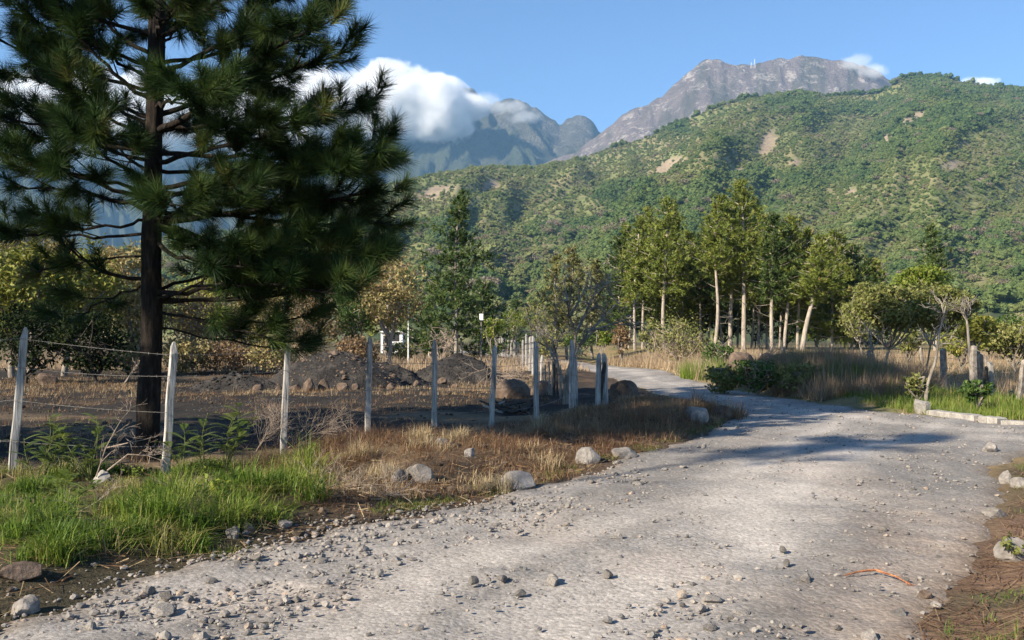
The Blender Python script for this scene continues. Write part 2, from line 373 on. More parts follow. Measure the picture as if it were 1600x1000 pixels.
o = Geo().add(np.stack([xs, ys, zs], -1).reshape(-1, 3), grid_faces(nr, xs.shape[1]), vt).build('rocky_mountain', M_VOLC, smooth=True); tag(o, kind='structure')
# blue range to the left of it
def spur_l(U, v, X, D):
    w = (fbm(U/120, v*3, 81, 3)-0.5)*220
    r = ridged((U+w)/70+v*1.5, v*0.8, 82, 5, 0.55)-0.55
    r2 = ridged((U+w*.5)/20, v*5, 83, 4, 0.6)-0.5
    return r*420*(.5+fbm(U/60, v*5, 87, 3))+r2*170, 0*r
pl = [(-700,330),(-400,270),(-150,240),(0,232),(150,205),(300,190),(420,175),(520,160),(600,150),(660,142),(700,136),(722,133),(736,140),(750,152),(770,164),(785,158),(800,154),(812,153),(826,160),(845,174),(862,186),(876,193),(884,187),(896,183),(912,184),(922,189),(934,201),(960,222),(1000,250),(1200,330),(1500,420)]
xs, ys, zs, U, Vv, nr = terrain(pl, np.linspace(-700, 1150, 440), lambda u: 4600+0*u, lambda u: 7800+0*u, 105, 1.25, spur_l, 80, rough=70)
vt = np.clip(sstep(0.95, 0.6, Vv+(fbm(U/30, Vv*8, 85, 4)-0.5)*0.5)*0.9, 0, 1).ravel()
M_RANGE = mountmat('forested_range', (0.125, 0.115, 0.092), (0.22, 0.20, 0.165), (0.075, 0.092, 0.055), 0.5, 0.005)
o = Geo().add(np.stack([xs, ys, zs], -1).reshape(-1, 3), grid_faces(nr, xs.shape[1]), vt).build('mountain_range', M_RANGE, smooth=True); tag(o, kind='structure')
# green wooded hill
PH = [(-700,470),(-300,450),(0,430),(200,400),(400,352),(520,318),(600,298),(640,288),(680,281),(720,276),(760,272),(800,269),(840,264),(870,259),(900,250),(950,234),(1000,219),(1040,203),(1090,180),(1130,164),(1170,155),(1210,150),(1250,146),(1290,152),(1330,149),(1370,146),(1395,134),(1412,124),(1440,119),(1470,122),(1500,130),(1540,136),(1580,140),(1640,142),(1760,160),(2000,210),(2300,300)]
def spur_h(U, v, X, D):
    w = (fbm(U/200, v*2, 91, 3)-0.5)*160
    r = ridged((U-v*260+w)/190, v*0.7+0.3, 92, 3, 0.5)-0.55
    r2 = ridged((U-v*140+w)/62, v*2.2, 93, 3, 0.5)-0.5
    return (r*165+r2*50)*np.clip(0.25+v, 0, 1), 0*r
HPX = np.linspace(-700, 2300, 420)
hx, hy, hz, HU, HV, hnr = terrain(PH, HPX, lambda u: 480+0*u, lambda u: 2200+np.clip((u-600)/800, 0, 1)*700, 115, 1.28, spur_h, 90)
def hill_row(px, py):      # helper for the bare patches: fraction up the hill seen at that pixel (approximate)
    r = np.interp(px, [p[0] for p in PH], [p[1] for p in PH]); return (HOR-py)/(HOR-r)
# colour of the grass and soil under the trees; bare slips and pasture
SEEN = HOR-(hz-EYE)/hy*FOC                                                  # row at which each terrain point stands in the photograph
pas = sstep(0.47, 0.62, fbm(HU/70, SEEN/28, 95, 4)*0.55+0.45*fbm(HU/190, SEEN/80, 96, 3)+0.06+0.42*sstep(1020, 820, HU)*sstep(350, 325, SEEN)+0.05*sstep(0.5, 0.8, HV))
bare = np.zeros_like(HU)
for (px, py, a, b, ang) in [(765,290,17,7,0),(1198,225,13,24,.5),(1425,190,34,9,-.5),(1380,222,20,10,-.4),(1485,258,17,7,0),(1062,250,9,6,0),(1330,300,12,6,0),(680,300,30,9,-.3),(1150,268,14,5,0),(1040,262,24,9,-.5),(1240,255,9,8,0.6),(1530,282,10,6,0)]:
    u = HU-px; w = SEEN-py; c, s = math.cos(ang), math.sin(ang); q = ((u*c+w*s)/a)**2+((-u*s+w*c)/b)**2
    bare = np.maximum(bare, sstep(1.5, 0.5, q+(fbm(HU/9, SEEN/6, 97, 3)-0.5)*1.8))
hc = np.tile([0.045, 0.06, 0.022], (HU.size, 1))
hc = mixc(hc, pas.ravel()*0.95, (0.17, 0.18, 0.065)); hc = mixc(hc, (pas*sstep(.5, .6, fbm(HU/30, SEEN/14, 98, 3))).ravel()*0.7, (0.23, 0.19, 0.10))
hc = mixc(hc, bare.ravel(), (0.29, 0.225, 0.15))
M_HILL = zonemat('hill_grass', 0.02, 0.8, 1.2, 0.8, 2.0, 0.12)
hill = Geo().add(np.stack([hx, hy, hz], -1).reshape(-1, 3), grid_faces(hnr, len(HPX))).build('green_hill', M_HILL, color=hc, smooth=True); tag(hill, kind='structure')

# forest on the hill: crowns with trunks instanced over the slope (one mass, nobody could count it)
rng = np.random.default_rng(7)
def crown_proto(name, rng, mat, kind):
    g = Geo()
    if kind == 'bare':                                                       # leafless umbrella crown
        for k in range(46):
            a = rng.uniform(0, 6.28); r = math.sqrt(rng.uniform(0.02, 1)); p = np.array([math.cos(a)*r*.62, math.sin(a)*r*.62, 0.62+0.28*(1-r*r)+rng.normal(0, .04)])
            leaves(g, p+rng.normal(0, .07, (7, 3)), 0.13, rng, up=0.1, aspect=.5)
        g.add(*tube([(0,0,0),(0.02,0,.35),(0,0.02,.7)], [.045,.035,.02], 4), 0.3)
        for k in range(5):
            a = k*1.26; g.add(*tube([(0,0,.4),(math.cos(a)*.35,math.sin(a)*.35,.75)], [.02,.008], 3), 0.3)
    else:
        lob = 9 if kind == 'round' else 7
        for k in range(lob):
            a = rng.uniform(0, 6.28); r = rng.uniform(0.05, 0.36); zc = rng.uniform(.38, .82) if kind == 'round' else rng.uniform(.3, .95)
            if kind == 'tall': r *= 1.1*(1.15-zc)
            c = np.array([math.cos(a)*r, math.sin(a)*r, zc]); s = rng.uniform(.16, .27)*(1 if kind == 'round' else .72)
            V, F = ICO[1]; V = V*(1+rng.normal(0, .16, (len(V), 1)))
            g.add(V*[s, s, s*.72]+c, F, rng.uniform(.25, .6))
            q = unit(rng.normal(size=(34, 3))+[0, 0, .35])*s*[1, 1, .8]*rng.uniform(.85, 1.22, (34, 1))+c
            leaves(g, q, 0.105, rng, up=.5, aspect=.75)
        g.add(*tube([(0,0,-.1),(0.01,0,.3),(0,0.01,.6)], [.03,.025,.015], 4), 0.0)
    return link(name, g.mesh(name, mat), coll=PROTO)
PROTO = bpy.data.collections.new('forest_kinds')
def forestmat(name, stops):
    m, t, out = newmat(name); a = nd(t, 'ShaderNodeAttribute', attribute_name='hue', attribute_type='INSTANCER'); b = nd(t, 'ShaderNodeAttribute', attribute_name='tint')
    c = ramp(t, a.outputs['Fac'], stops); c = mul(t, c, b.outputs['Fac'], 0.82, 1.18)
    p = nd(t, 'ShaderNodeBsdfPrincipled'); p.inputs['Roughness'].default_value = 0.7; p.inputs['Specular IOR Level'].default_value = 0.15
    tr = nd(t, 'ShaderNodeBsdfTranslucent'); mx = nd(t, 'ShaderNodeMixShader'); mx.inputs[0].default_value = 0.22
    t.links.new(c, p.inputs['Base Color']); t.links.new(c, tr.inputs[0]); t.links.new(p.outputs[0], mx.inputs[1]); t.links.new(tr.outputs[0], mx.inputs[2]); t.links.new(mx.outputs[0], out.inputs[0]); return m
M_FOREST = forestmat('forest_leaves', [(0.0, (0.052, 0.092, 0.034)), (0.3, (0.090, 0.136, 0.042)), (0.55, (0.14, 0.18, 0.056)), (0.78, (0.20, 0.205, 0.080)), (0.92, (0.20, 0.17, 0.105)), (1.0, (0.24, 0.19, 0.15))])
for k in range(4): crown_proto('a_round_%d' % k, rng, M_FOREST, 'round')
for k in range(2): crown_proto('b_tall_%d' % k, rng, M_FOREST, 'tall')
for k in range(2): crown_proto('c_bare_%d' % k, rng, M_FOREST, 'bare')
# candidate spots: over the terrain cells, denser in woods than on pasture and slips
cellA = np.linalg.norm(np.cross(np.stack([np.diff(hx, axis=1)[:-1], np.diff(hy, axis=1)[:-1], np.diff(hz, axis=1)[:-1]], -1), np.stack([np.diff(hx, axis=0)[:, :-1], np.diff(hy, axis=0)[:, :-1], np.diff(hz, axis=0)[:, :-1]], -1)), axis=-1)
wd = (1-0.74*pas[:-1, :-1])*(1-0.96*bare[:-1, :-1])
vis = (HU[:-1, :-1] > -150) & (HU[:-1, :-1] < 1900) & (HV[:-1, :-1] < 1.06) & (HV[:-1, :-1] > 0.06)
dens = cellA*wd*vis/np.maximum(hy[:-1, :-1]/1000, .45)**0.5
NF = 135000
idx = rng.choice(dens.size, NF, p=(dens/dens.sum()).ravel()); ii, jj = np.unravel_index(idx, dens.shape)
u, v = rng.uniform(size=NF), rng.uniform(size=NF)
def bil(A): return (A[ii, jj]*(1-u)*(1-v)+A[ii, jj+1]*u*(1-v)+A[ii+1, jj]*(1-u)*v+A[ii+1, jj+1]*u*v)
FP = np.stack([bil(hx), bil(hy), bil(hz)], 1); fp = bil(pas); fseen = bil(SEEN); fU = bil(HU)
size = rng.lognormal(math.log(7.6), .34, NF)*(1-0.42*fp)*np.interp(FP[:, 1], [350, 900, 2000], [0.95, 1.0, 1.12])
# a line of trees along the crest
n_c = 420; cpx = np.sort(rng.uniform(620, 1900, n_c)); ci = np.interp(cpx, HPX, np.arange(len(HPX))); cj = ci.astype(int); row = int(np.argmin(np.abs(HV[:, 0]-1.0)))
cf = ci-cj; CP = np.stack([A[row, cj]*(1-cf)+A[row, np.minimum(cj+1, len(HPX)-1)]*cf for A in (hx, hy, hz)], 1)
keepc = (vn(cpx/22, cpx*0, 99) > 0.30) | (cpx > 1150)
CP = CP[keepc]; FP = np.concatenate([FP, CP]); nc = len(CP); csz = rng.lognormal(math.log(14), .3, nc)*np.where(CP[:, 0] < 250, 0.75, 1)
size = np.concatenate([size, csz]); fp = np.concatenate([fp, np.zeros(nc)]); fseen = np.concatenate([fseen, np.full(nc, 150.)]); fU = np.concatenate([fU, np.full(nc, 1200.)])
FP[:, 2] -= size*0.22
hue = np.clip(0.14+0.62*fbm(FP[:, 0]/95, FP[:, 1]/95, 101, 3)+rng.normal(0, .10, len(FP))+0.28*fp-0.10, 0, 0.88)
kind = rng.choice(6, len(FP), p=[.22,.21,.21,.2,.08,.08])
pb = 0.008+0.05*sstep(300, 380, fseen)*sstep(480, 440, fseen)*sstep(.45, .62, fbm(FP[:, 0]/60, FP[:, 1]/60, 103, 2)); isb = rng.uniform(size=len(FP)) < pb
kind = np.where(isb, 6+rng.integers(0, 2, len(FP)), kind); hue = np.where(isb, rng.uniform(.92, 1, len(FP)), hue); size = np.where(isb, size*1.15, size)
me = bpy.data.meshes.new('hill_forest'); me.vertices.add(len(FP)); me.vertices.foreach_set('co', FP.astype(np.float32).ravel())
for nm, typ, arr in (('hue', 'FLOAT', hue), ('size', 'FLOAT', size), ('turn', 'FLOAT', rng.uniform(0, 6.28, len(FP))), ('kind_index', 'INT', kind)):
    a = me.attributes.new(nm, typ, 'POINT'); a.data.foreach_set('value', arr.astype(np.int32 if typ == 'INT' else np.float32))
forest = link('hill_forest', me); tag(forest, 'dense mixed woodland covering the big green hill', 'forest', kind='stuff')
ng = bpy.data.node_groups.new('scatter_forest', 'GeometryNodeTree')
ng.interface.new_socket('Geometry', in_out='INPUT', socket_type='NodeSocketGeometry'); ng.interface.new_socket('Geometry', in_out='OUTPUT', socket_type='NodeSocketGeometry')
gi = ng.nodes.new('NodeGroupInput'); go = ng.nodes.new('NodeGroupOutput'); ip = ng.nodes.new('GeometryNodeInstanceOnPoints'); cinf = ng.nodes.new('GeometryNodeCollectionInfo')
cinf.inputs['Collection'].default_value = PROTO; cinf.inputs['Separate Children'].default_value = True; cinf.inputs['Reset Children'].default_value = True
def named(nm, typ):
    n = ng.nodes.new('GeometryNodeInputNamedAttribute'); n.data_type = typ; n.inputs['Name'].default_value = nm; return n.outputs['Attribute']
cx = ng.nodes.new('ShaderNodeCombineXYZ'); ng.links.new(named('turn', 'FLOAT'), cx.inputs['Z'])
ng.links.new(gi.outputs[0], ip.inputs['Points']); ng.links.new(cinf.outputs[0], ip.inputs['Instance']); ip.inputs['Pick Instance'].default_value = True
ng.links.new(named('kind_index', 'INT'), ip.inputs['Instance Index']); ng.links.new(cx.outputs[0], ip.inputs['Rotation']); ng.links.new(named('size', 'FLOAT'), ip.inputs['Scale'])
ng.links.new(ip.outputs[0], go.inputs[0])
md = forest.modifiers.new('scatter', 'NODES'); md.node_group = ng
# hilltop antenna masts on the volcano
M_MAST = surf('mast_paint', [(0.3, (0.6, 0.6, 0.62)), (0.7, (0.72, 0.72, 0.74))], 0.2)
for k, (px, top, lab) in enumerate(((1174, 97, 'left and shorter of two pale antenna masts on the rocky summit'), (1179, 92, 'right and taller of two pale antenna masts on the rocky summit'))):
    b = at(px, 106, 5950); t_ = at(px, top, 5950); g = Geo()
    e = empty('antenna_mast', b); h = t_[2]-b[2]
    for sx, sy in ((-1,-1),(1,-1),(1,1),(-1,1)): g.add(*tube([b+[sx*5, sy*5, -3], t_+[sx*1, sy*1, 0]], [.5, .35], 4))
    for q in np.linspace(.1, .95, 7): g.add(*tube([b+[-5+4*q, -5+4*q, h*q], b+[5-4*q, -5+4*q, h*(q+.08)]], .35, 4))
    g.build('lattice', M_MAST, e); g = Geo(); V, F = ICO[2]
    g.add(V*[2.5, 1.2, 2.5]+b+[0, -3, h*.75], F); g.build('dish', M_MAST, e)
    tag(e, lab, 'antenna', 'antenna masts on the summit')

# ------------------------------------------------------------------ clouds (real volumes) and the air between
def cloud(name, label, els, d, dscale, dens, nscale, edge=1.9, erode=2.6, step=0.12, voxel=45):
    cen = []; g = Geo()
    for (px, py, rx_, ry_, rd) in els:
        c = at(px, py, d*dscale(px) if callable(dscale) else d); m_ = c[1]/FOC; s = np.array([rx_*m_, rd, ry_*m_]); cen.append((c, s))
        V, F = ICO[3]; g.add(V*s+c, F)
    m, t, out = newmat(name+'_vapour'); geo = nd(t, 'ShaderNodeNewGeometry'); pos = geo.outputs['Position']; r = None
    for c, s in cen:
        a = nd(t, 'ShaderNodeVectorMath', operation='SUBTRACT'); t.links.new(pos, a.inputs[0]); a.inputs[1].default_value = c
        b = nd(t, 'ShaderNodeVectorMath', operation='DIVIDE'); t.links.new(a.outputs[0], b.inputs[0]); b.inputs[1].default_value = s
        l = nd(t, 'ShaderNodeVectorMath', operation='LENGTH'); t.links.new(b.outputs[0], l.inputs[0])
        if r is None: r = l.outputs['Value']
        else:
            mn = nd(t, 'ShaderNodeMath', operation='SMOOTH_MIN'); t.links.new(r, mn.inputs[0]); t.links.new(l.outputs['Value'], mn.inputs[1]); mn.inputs[2].default_value = 0.25; r = mn.outputs[0]
    n = noise(t, nscale, 4, 0.62, vec=pos); nsub = nd(t, 'ShaderNodeMath', operation='SUBTRACT'); t.links.new(n, nsub.inputs[0]); nsub.inputs[1].default_value = 0.40; n = nsub.outputs[0]
    f = nd(t, 'ShaderNodeMath', operation='MULTIPLY_ADD'); t.links.new(r, f.inputs[0]); f.inputs[1].default_value = -edge; f.inputs[2].default_value = edge
    e = nd(t, 'ShaderNodeMath', operation='MULTIPLY_ADD'); t.links.new(n, e.inputs[0]); e.inputs[1].default_value = -erode; t.links.new(f.outputs[0], e.inputs[2])
    mr = nd(t, 'ShaderNodeMapRange', interpolation_type='SMOOTHSTEP'); t.links.new(e.outputs[0], mr.inputs['Value']); mr.inputs['From Min'].default_value = 0; mr.inputs['From Max'].default_value = 0.6; mr.inputs['To Max'].default_value = dens
    pvn = nd(t, 'ShaderNodeVolumePrincipled'); pvn.inputs['Color'].default_value = (1.0, 1.0, 1.0, 1); pvn.inputs['Anisotropy'].default_value = -0.45
    t.links.new(mr.outputs[0], pvn.inputs['Density']); t.links.new(pvn.outputs[0], out.inputs['Volume'])
    try: m.cycles.volume_step_rate = step
    except Exception: pass
    o = g.build(name, m); rm = o.modifiers.new('merge', 'REMESH'); rm.mode = 'VOXEL'; rm.voxel_size = voxel
    dg = bpy.context.evaluated_depsgraph_get(); me2 = bpy.data.meshes.new_from_object(o.evaluated_get(dg)); o.modifiers.clear(); o.data = me2
    if not me2.materials: me2.materials.append(m)
    tag(o, label, 'cloud'); return o
cloud('cloud', 'thick white cloud bank spilling over the blue mountain ridge', [(612,162,98,70,420),(684,176,66,62,400),(450,182,190,84,430),(120,185,300,88,430),(-250,190,250,88,430),(728,168,44,24,200)], 6750, 1, 0.022, 0.0048, edge=2.6, erode=2.4)
cloud('cloud', 'thin veil of cloud trailing right from the bank across the ridge', [(745,158,62,16,170),(790,168,56,13,150),(818,182,34,14,130)], 6700, 1, 0.004, 0.0085, erode=3.2, step=0.2, voxel=20)
cloud('cloud', 'small thin wisp of cloud on the right shoulder of the rocky summit', [(1336,97,28,15,120),(1364,112,34,14,120)], 5850, 1, 0.0045, 0.010, step=0.3, voxel=15)
cloud('cloud', 'tiny white cloud peeking over the hill crest at the far right', [(1532,131,40,13,120)], 7000, 1, 0.009, 0.009, step=0.3, voxel=15)
def haze_box(dens, col):
    m, t, out = newmat('air'); v = nd(t, 'ShaderNodeVolumePrincipled'); v.inputs['Color'].default_value = (*col, 1); v.inputs['Density'].default_value = dens; v.inputs['Anisotropy'].default_value = 0.1
    t.links.new(v.outputs[0], out.inputs['Volume'])
    g = Geo(); a, b, z0, z1 = -10500, 10500, -2.0, 1950
    V = [(sx, sy, sz) for sz in (z0, z1) for sx, sy in ((a, -900), (b, -900), (b, 11500), (a, 11500))]
    g.add(V, [[0,3,2,1],[4,5,6,7],[0,1,5,4],[1,2,6,5],[2,3,7,6],[3,0,4,7]])
    o = g.build('haze', m); tag(o, 'thin blue haze filling the valley air', 'haze', kind='stuff')
haze_box(5.0e-5, (0.34, 0.64, 1.0))
# ------------------------------------------------------------------ stones
M_ROCK = surf('grey_stone', [(0.3, (0.115, 0.103, 0.092)), (0.5, (0.185, 0.167, 0.148)), (0.7, (0.27, 0.243, 0.215))], 6, bstr=.5, bdist=.015, bscale=30, obj_rand=0.28)
M_BROWN = surf('brown_boulder', [(0.3, (0.07, 0.05, 0.037)), (0.5, (0.12, 0.085, 0.062)), (0.7, (0.17, 0.125, 0.092))], 3, bstr=.6, bdist=.03, bscale=22)
M_PALE = surf('pale_concrete', [(0.3, (0.20, 0.185, 0.165)), (0.6, (0.33, 0.305, 0.27))], 7, bstr=.5, bdist=.01, bscale=40)
def px_size(p, d): return p*d/FOC
# gravel: countless chips lying on the road
rng = np.random.default_rng(21)
def road_points(n, ylo, yhi, xlo, xhi, stony):
    y = ylo*(yhi/ylo)**rng.uniform(0, 1, n)**0.9; x = rng.uniform(xlo, xhi, n)
    sd = road_sd(x, y); k = 1-track(sd, x, y); ok = (sd < -0.03) & (rng.uniform(size=n) < (1-stony)+stony*k)
    return x[ok], y[ok]
def scatter_rocks(g, x, y, s, rng, sub=1, flat=.6, sink=.25, nproto=14):
    protos = [rock_vf(rng, (1, rng.uniform(.65, 1), flat*rng.uniform(.75, 1.2)), sub, 10, .08, .6) for _ in range(nproto)]
    z = gz(x, y); pick = rng.integers(0, nproto, len(x)); a = rng.uniform(0, 6.28, len(x))
    for k in range(nproto):
        m = pick == k; n = m.sum()
        if not n: continue
        V, F = protos[k]; c, sn = np.cos(a[m])[:, None], np.sin(a[m])[:, None]
        VV = np.stack([V[:, 0]*c-V[:, 1]*sn, V[:, 0]*sn+V[:, 1]*c, np.broadcast_to(V[:, 2], (n, len(V)))], -1)*s[m][:, None, None]
        VV += np.stack([x[m], y[m], z[m]+s[m]*flat*(1-2*sink)], -1)[:, None]
        FF = (F[None]+np.arange(n)[:, None, None]*len(V)).reshape(-1, 3)
        g.add(VV.reshape(-1, 3), FF, np.repeat(rng.uniform(0, 1, n), len(V)))
M_GRAVEL = surf('gravel_chips', [(0.0, (0.125, 0.117, 0.11)), (0.4, (0.195, 0.178, 0.16)), (0.8, (0.28, 0.252, 0.22)), (1.0, (0.28, 0.215, 0.165))], 8, bstr=.3, bdist=.004, bscale=60, attr='tint')
g = Geo(); x, y = road_points(22000, 4.3, 26, -4.5, 9.5, 0.9)
s = np.clip(rng.lognormal(math.log(.0095), .5, len(x)), .004, .032)*np.interp(y, [4, 12, 25], [1, 1.15, 1.7]); m = rng.uniform(size=len(x)) < np.where(road_sd(x, y) < -2.6, .5, 1); x, y, s = x[m], y[m], s[m]; scatter_rocks(g, x, y, s, rng)
x, y = road_points(9000, 4.3, 14, -4.5, 1.5, 1.0); sdx = road_sd(x, y); m = sdx > -1.5; x, y = x[m], y[m]
s = np.clip(rng.lognormal(math.log(.017), .45, len(x)), .006, .045); scatter_rocks(g, x, y, s, rng)
y = rng.uniform(4.2, 9.5, 9000); x = rng.uniform(-5, 0, 9000); sdx = road_sd(x, y); m = (sdx > -.1) & (sdx < .45) & (rng.uniform(size=9000) < np.exp(-np.maximum(sdx, 0)*5)); x, y = x[m], y[m]; scatter_rocks(g, x, y, np.clip(rng.lognormal(math.log(.013), .5, len(x)), .005, .05), rng)
o = g.build('gravel', M_GRAVEL); tag(o, 'small grey gravel chips strewn over the dirt road', 'gravel', kind='stuff')
# the larger loose stones, each its own
protos = []
for k in range(10):
    V, F = rock_vf(rng, (1, rng.uniform(.65, .95), rng.uniform(.5, .75)), 2, 12, .05, .58)
    protos.append(Geo().add(V, F).mesh('road_stone', M_ROCK))
n_done = 0
x, y = road_points(4600, 4.6, 20, -3.2, 5.5, 0.93); sdx = road_sd(x, y); wgt = np.where(sdx > -1.4, 1, .16)*np.where(x > 2, .4, 1); m = rng.uniform(size=len(x)) < wgt; x, y = x[m][:255], y[m][:255]
x = np.concatenate([x, [at(785,0,6.2)[0], at(812,0,6.0)[0], at(618,0,6.75)[0], at(505,0,6.8)[0], at(865,0,6.1)[0], at(740,0,6.15)[0], at(950,0,6.3)[0], at(585,0,7.7)[0]]]); y = np.concatenate([y, [6.2, 5.85, 6.75, 6.75, 6.1, 6.1, 6.3, 7.7]])
z = gz(x, y)
for k in range(len(x)):
    o = bpy.data.objects.new('road_stone', protos[int(rng.integers(0, 10))]); COL.objects.link(o)
    s = float(np.clip(rng.lognormal(math.log(.032), .38), .018, .075)) if k < len(x)-8 else .055
    o.location = (x[k], y[k], z[k]+s*.3); o.scale = (s, s*rng.uniform(.8, 1.1), s); o.rotation_euler = (rng.normal(0, .2), rng.normal(0, .2), rng.uniform(0, 6.28))
    tag(o, 'loose grey fist-sized stone lying on the gravel road', 'stone', 'loose stones on the gravel road')
# boulders with a place of their own: pixel centre of the foot, distance, size in metres (w, d, h)
def boulder(px, d, w, dp, h, label, mat=None, seed=0, sub=3, name='boulder', planes=13, sharp=.64, turn=None, sink=.36, rough=.05):
    r = np.random.default_rng(seed+400); x = (px-800)/FOC*d; zz = g1(x, d)
    V, F = rock_vf(r, (w/2, dp/2, h/2/(1-sink)), sub, planes, rough, sharp)
    o = Geo().add(V, F).build(name, mat or M_ROCK, smooth=False); o.location = (x, d, zz+h/2*(1-2*sink)/(1-sink)*1.0); o.rotation_euler[2] = r.uniform(0, .6) if turn is None else turn
    tag(o, label, 'rock'); return o
B = boulder
B(655, 10.4, .34, .30, .23, 'rounded grey boulder in the dry verge, right one of a pair', seed=1)
B(622, 10.25, .24, .26, .16, 'darker grey boulder in the dry verge, left one of a pair', seed=2)
B(812, 10.35, .44, .34, .22, 'broad pale grey boulder where the dry verge meets the road', seed=3)
B(918, 12.3, .44, .36, .24, 'grey boulder beside the road in front of dry brown grass', seed=4)
B(975, 12.9, .46, .34, .15, 'low flat grey stone next to a boulder on the verge edge', seed=5)
B(364, 7.55, .125, .11, .12, 'small pointed tan stone at the edge of the green grass', seed=6, planes=9, sharp=.6)
B(388, 7.75, .11, .09, .09, 'small pale stone just right of a pointed tan stone', seed=7)
B(158, 10.6, .20, .18, .15, 'pale squarish stone between the two nearest fence posts', M_PALE, seed=8, planes=10, sharp=.62)
B(28, 6.05, .36, .26, .08, 'flat tan stone in the lower left corner by the grass', M_BROWN, seed=9)
B(40, 5.55, .17, .16, .11, 'grey stone below the flat tan one in the lower left corner', seed=10)
B(445, 8.0, .17, .13, .06, 'flat grey stone half buried at the end of the green grass', seed=11)
B(690, 12.6, .19, .15, .12, 'small grey rock among the straw tufts of the verge', seed=12)
B(735, 11.7, .17, .15, .12, 'small pale rock lying in brown soil of the verge', seed=13)
B(680, 15.0, .42, .36, .22, 'brown rock at the foot of the fifth fence post', M_BROWN, seed=14)
B(1088, 18.0, .62, .5, .36, 'pointed grey boulder in shade at the road bend', seed=15, sharp=.66)
B(1128, 19.2, .55, .5, .36, 'dark rounded boulder under dry grass at the road bend', M_BROWN, seed=16)
B(1100, 19.8, .5, .4, .3, 'rock half hidden by grass at the tip of the verge', M_BROWN, seed=17)
B(1582, 6.95, .30, .22, .17, 'grey rock at the right edge beside yellow weeds', seed=18)
B(1405, 5.55, .16, .10, .05, 'flat blue grey stone in red litter at the lower right', seed=19)
B(1447, 5.95, .10, .08, .055, 'small orange tan stone in litter at the lower right', M_BROWN, seed=20)
B(1462, 5.75, .085, .07, .04, 'small grey stone just right of an orange tan one', seed=21)
B(1572, 10.9, .18, .16, .15, 'pale upright stone at the right road edge', M_ROCK, seed=22, planes=9, sharp=.62)
B(1590, 10.5, .22, .18, .13, 'pale stone leaning on an upright one at the right road edge', M_ROCK, seed=23)
B(1545, 13.6, .26, .2, .14, 'pale stone at the grassy corner of the side road', M_ROCK, seed=24)
B(1555, 8.7, .32, .24, .08, 'low grey slab of rock sunk into the right road edge', seed=25)
B(800, 26.0, 1.0, .9, .54, 'smooth brown dome-shaped boulder in the burnt field', M_BROWN, seed=26, planes=5, sharp=.84, rough=.03)
B(848, 27.5, .7, .6, .42, 'brown boulder just right of the dome-shaped one', M_BROWN, seed=27, planes=9, sharp=.75)
B(975, 24.5, .8, .6, .62, 'dark boulder in shade just behind the paired leaning posts', M_BROWN, seed=28, planes=4)
B(1158, 33.0, 1.0, .9, .95, 'round brown boulder on top of the shaded bank', M_BROWN, seed=29, planes=10, sharp=.74)
B(1198, 31.5, .7, .6, .5, 'dark rock on top of the shaded bank right of the round one', M_BROWN, seed=30, planes=6)
B(75, 33, .8, .6, .5, 'grey brown rock under the dark shrubs far left', M_BROWN, seed=31)
for k, (px, d, w, h) in enumerate(((462,30,.4,.24),(484,29.5,.55,.42),(506,29.9,.45,.36),(535,29.5,.45,.28),(556,30.2,.36,.24),(436,30.2,.34,.22),(404,30.5,.45,.26),(610,31,.32,.2),(690,33,.38,.22),(712,32.5,.3,.18),(650,32.5,.35,.22))):
    o = B(px, d, w, w*.8, h, 'reddish brown rock in the row along the foot of the dark soil mounds', M_BROWN, seed=40+k, sub=2); o['group'] = 'rocks along the soil mounds'
# white kerb block and broken concrete kerb where the roads meet
def slab(name, pts, h, mat, label, cat, lift=0.0, seed=0):
    """Weathered block with a footprint polygon, uneven top and chipped edges."""
    r = np.random.default_rng(seed); P = np.array(pts, float); n = len(P); c = P.mean(0)
    z0 = min(g1(*p) for p in P)-.05; zt = g1(*c)+h+lift
    Vb = np.c_[P, np.full(n, z0)]; Vm = np.c_[P, zt-h*.18+r.normal(0, h*.05, n)]; Vt = np.c_[c+(P-c)*.9, zt+r.normal(0, h*.05, n)]
    V = np.r_[Vb, Vm, Vt, [[*c, zt+h*.02]]]; k = np.arange(n); k2 = (k+1) % n
    g = Geo(); g.add(V, np.r_[np.c_[k, k2, n+k2, n+k], np.c_[n+k, n+k2, 2*n+k2, 2*n+k]]); g.F.append(np.c_[2*n+k, 2*n+k2, np.full(n, 3*n)])
    o = g.build(name, mat); tag(o, label, cat); return o
x0, y0 = (1440-800)/FOC*20.6, 20.6
slab('marker_stone', [(x0-.14,y0-.12),(x0+.02,y0-.16),(x0+.15,y0-.1),(x0+.15,y0+.13),(x0-.1,y0+.15)], .27, M_PALE, 'white squared marker stone at the road corner beside green grass', 'stone', seed=3)
kerb_label = ['longest broken pale kerb piece beside the white marker stone', 'middle low pale kerb piece along the side road', 'pale kerb piece at the right edge of the view along the side road']
for k, (a, b) in enumerate((((1456,20.2),(1530,18.75)), ((1536,18.6),(1566,18.2)), ((1572,18.1),(1660,17.0)))):
    p = np.array([(a[0]-800)/FOC*a[1], a[1]]); q = np.array([(b[0]-800)/FOC*b[1], b[1]]); e = unit(q-p); n_ = np.array([-e[1], e[0]])
    t_ = np.linspace(0, 1, 9); r = np.random.default_rng(k); w = .13
    pts = [p+(q-p)*s_-n_*(w+r.normal(0, .02)) for s_ in t_]+[p+(q-p)*s_+n_*(w+r.normal(0, .02)) for s_ in t_[::-1]]
    slab('kerb_piece', pts, (.10, .12, .07)[k], M_PALE, kerb_label[k], 'kerb', seed=10+k)

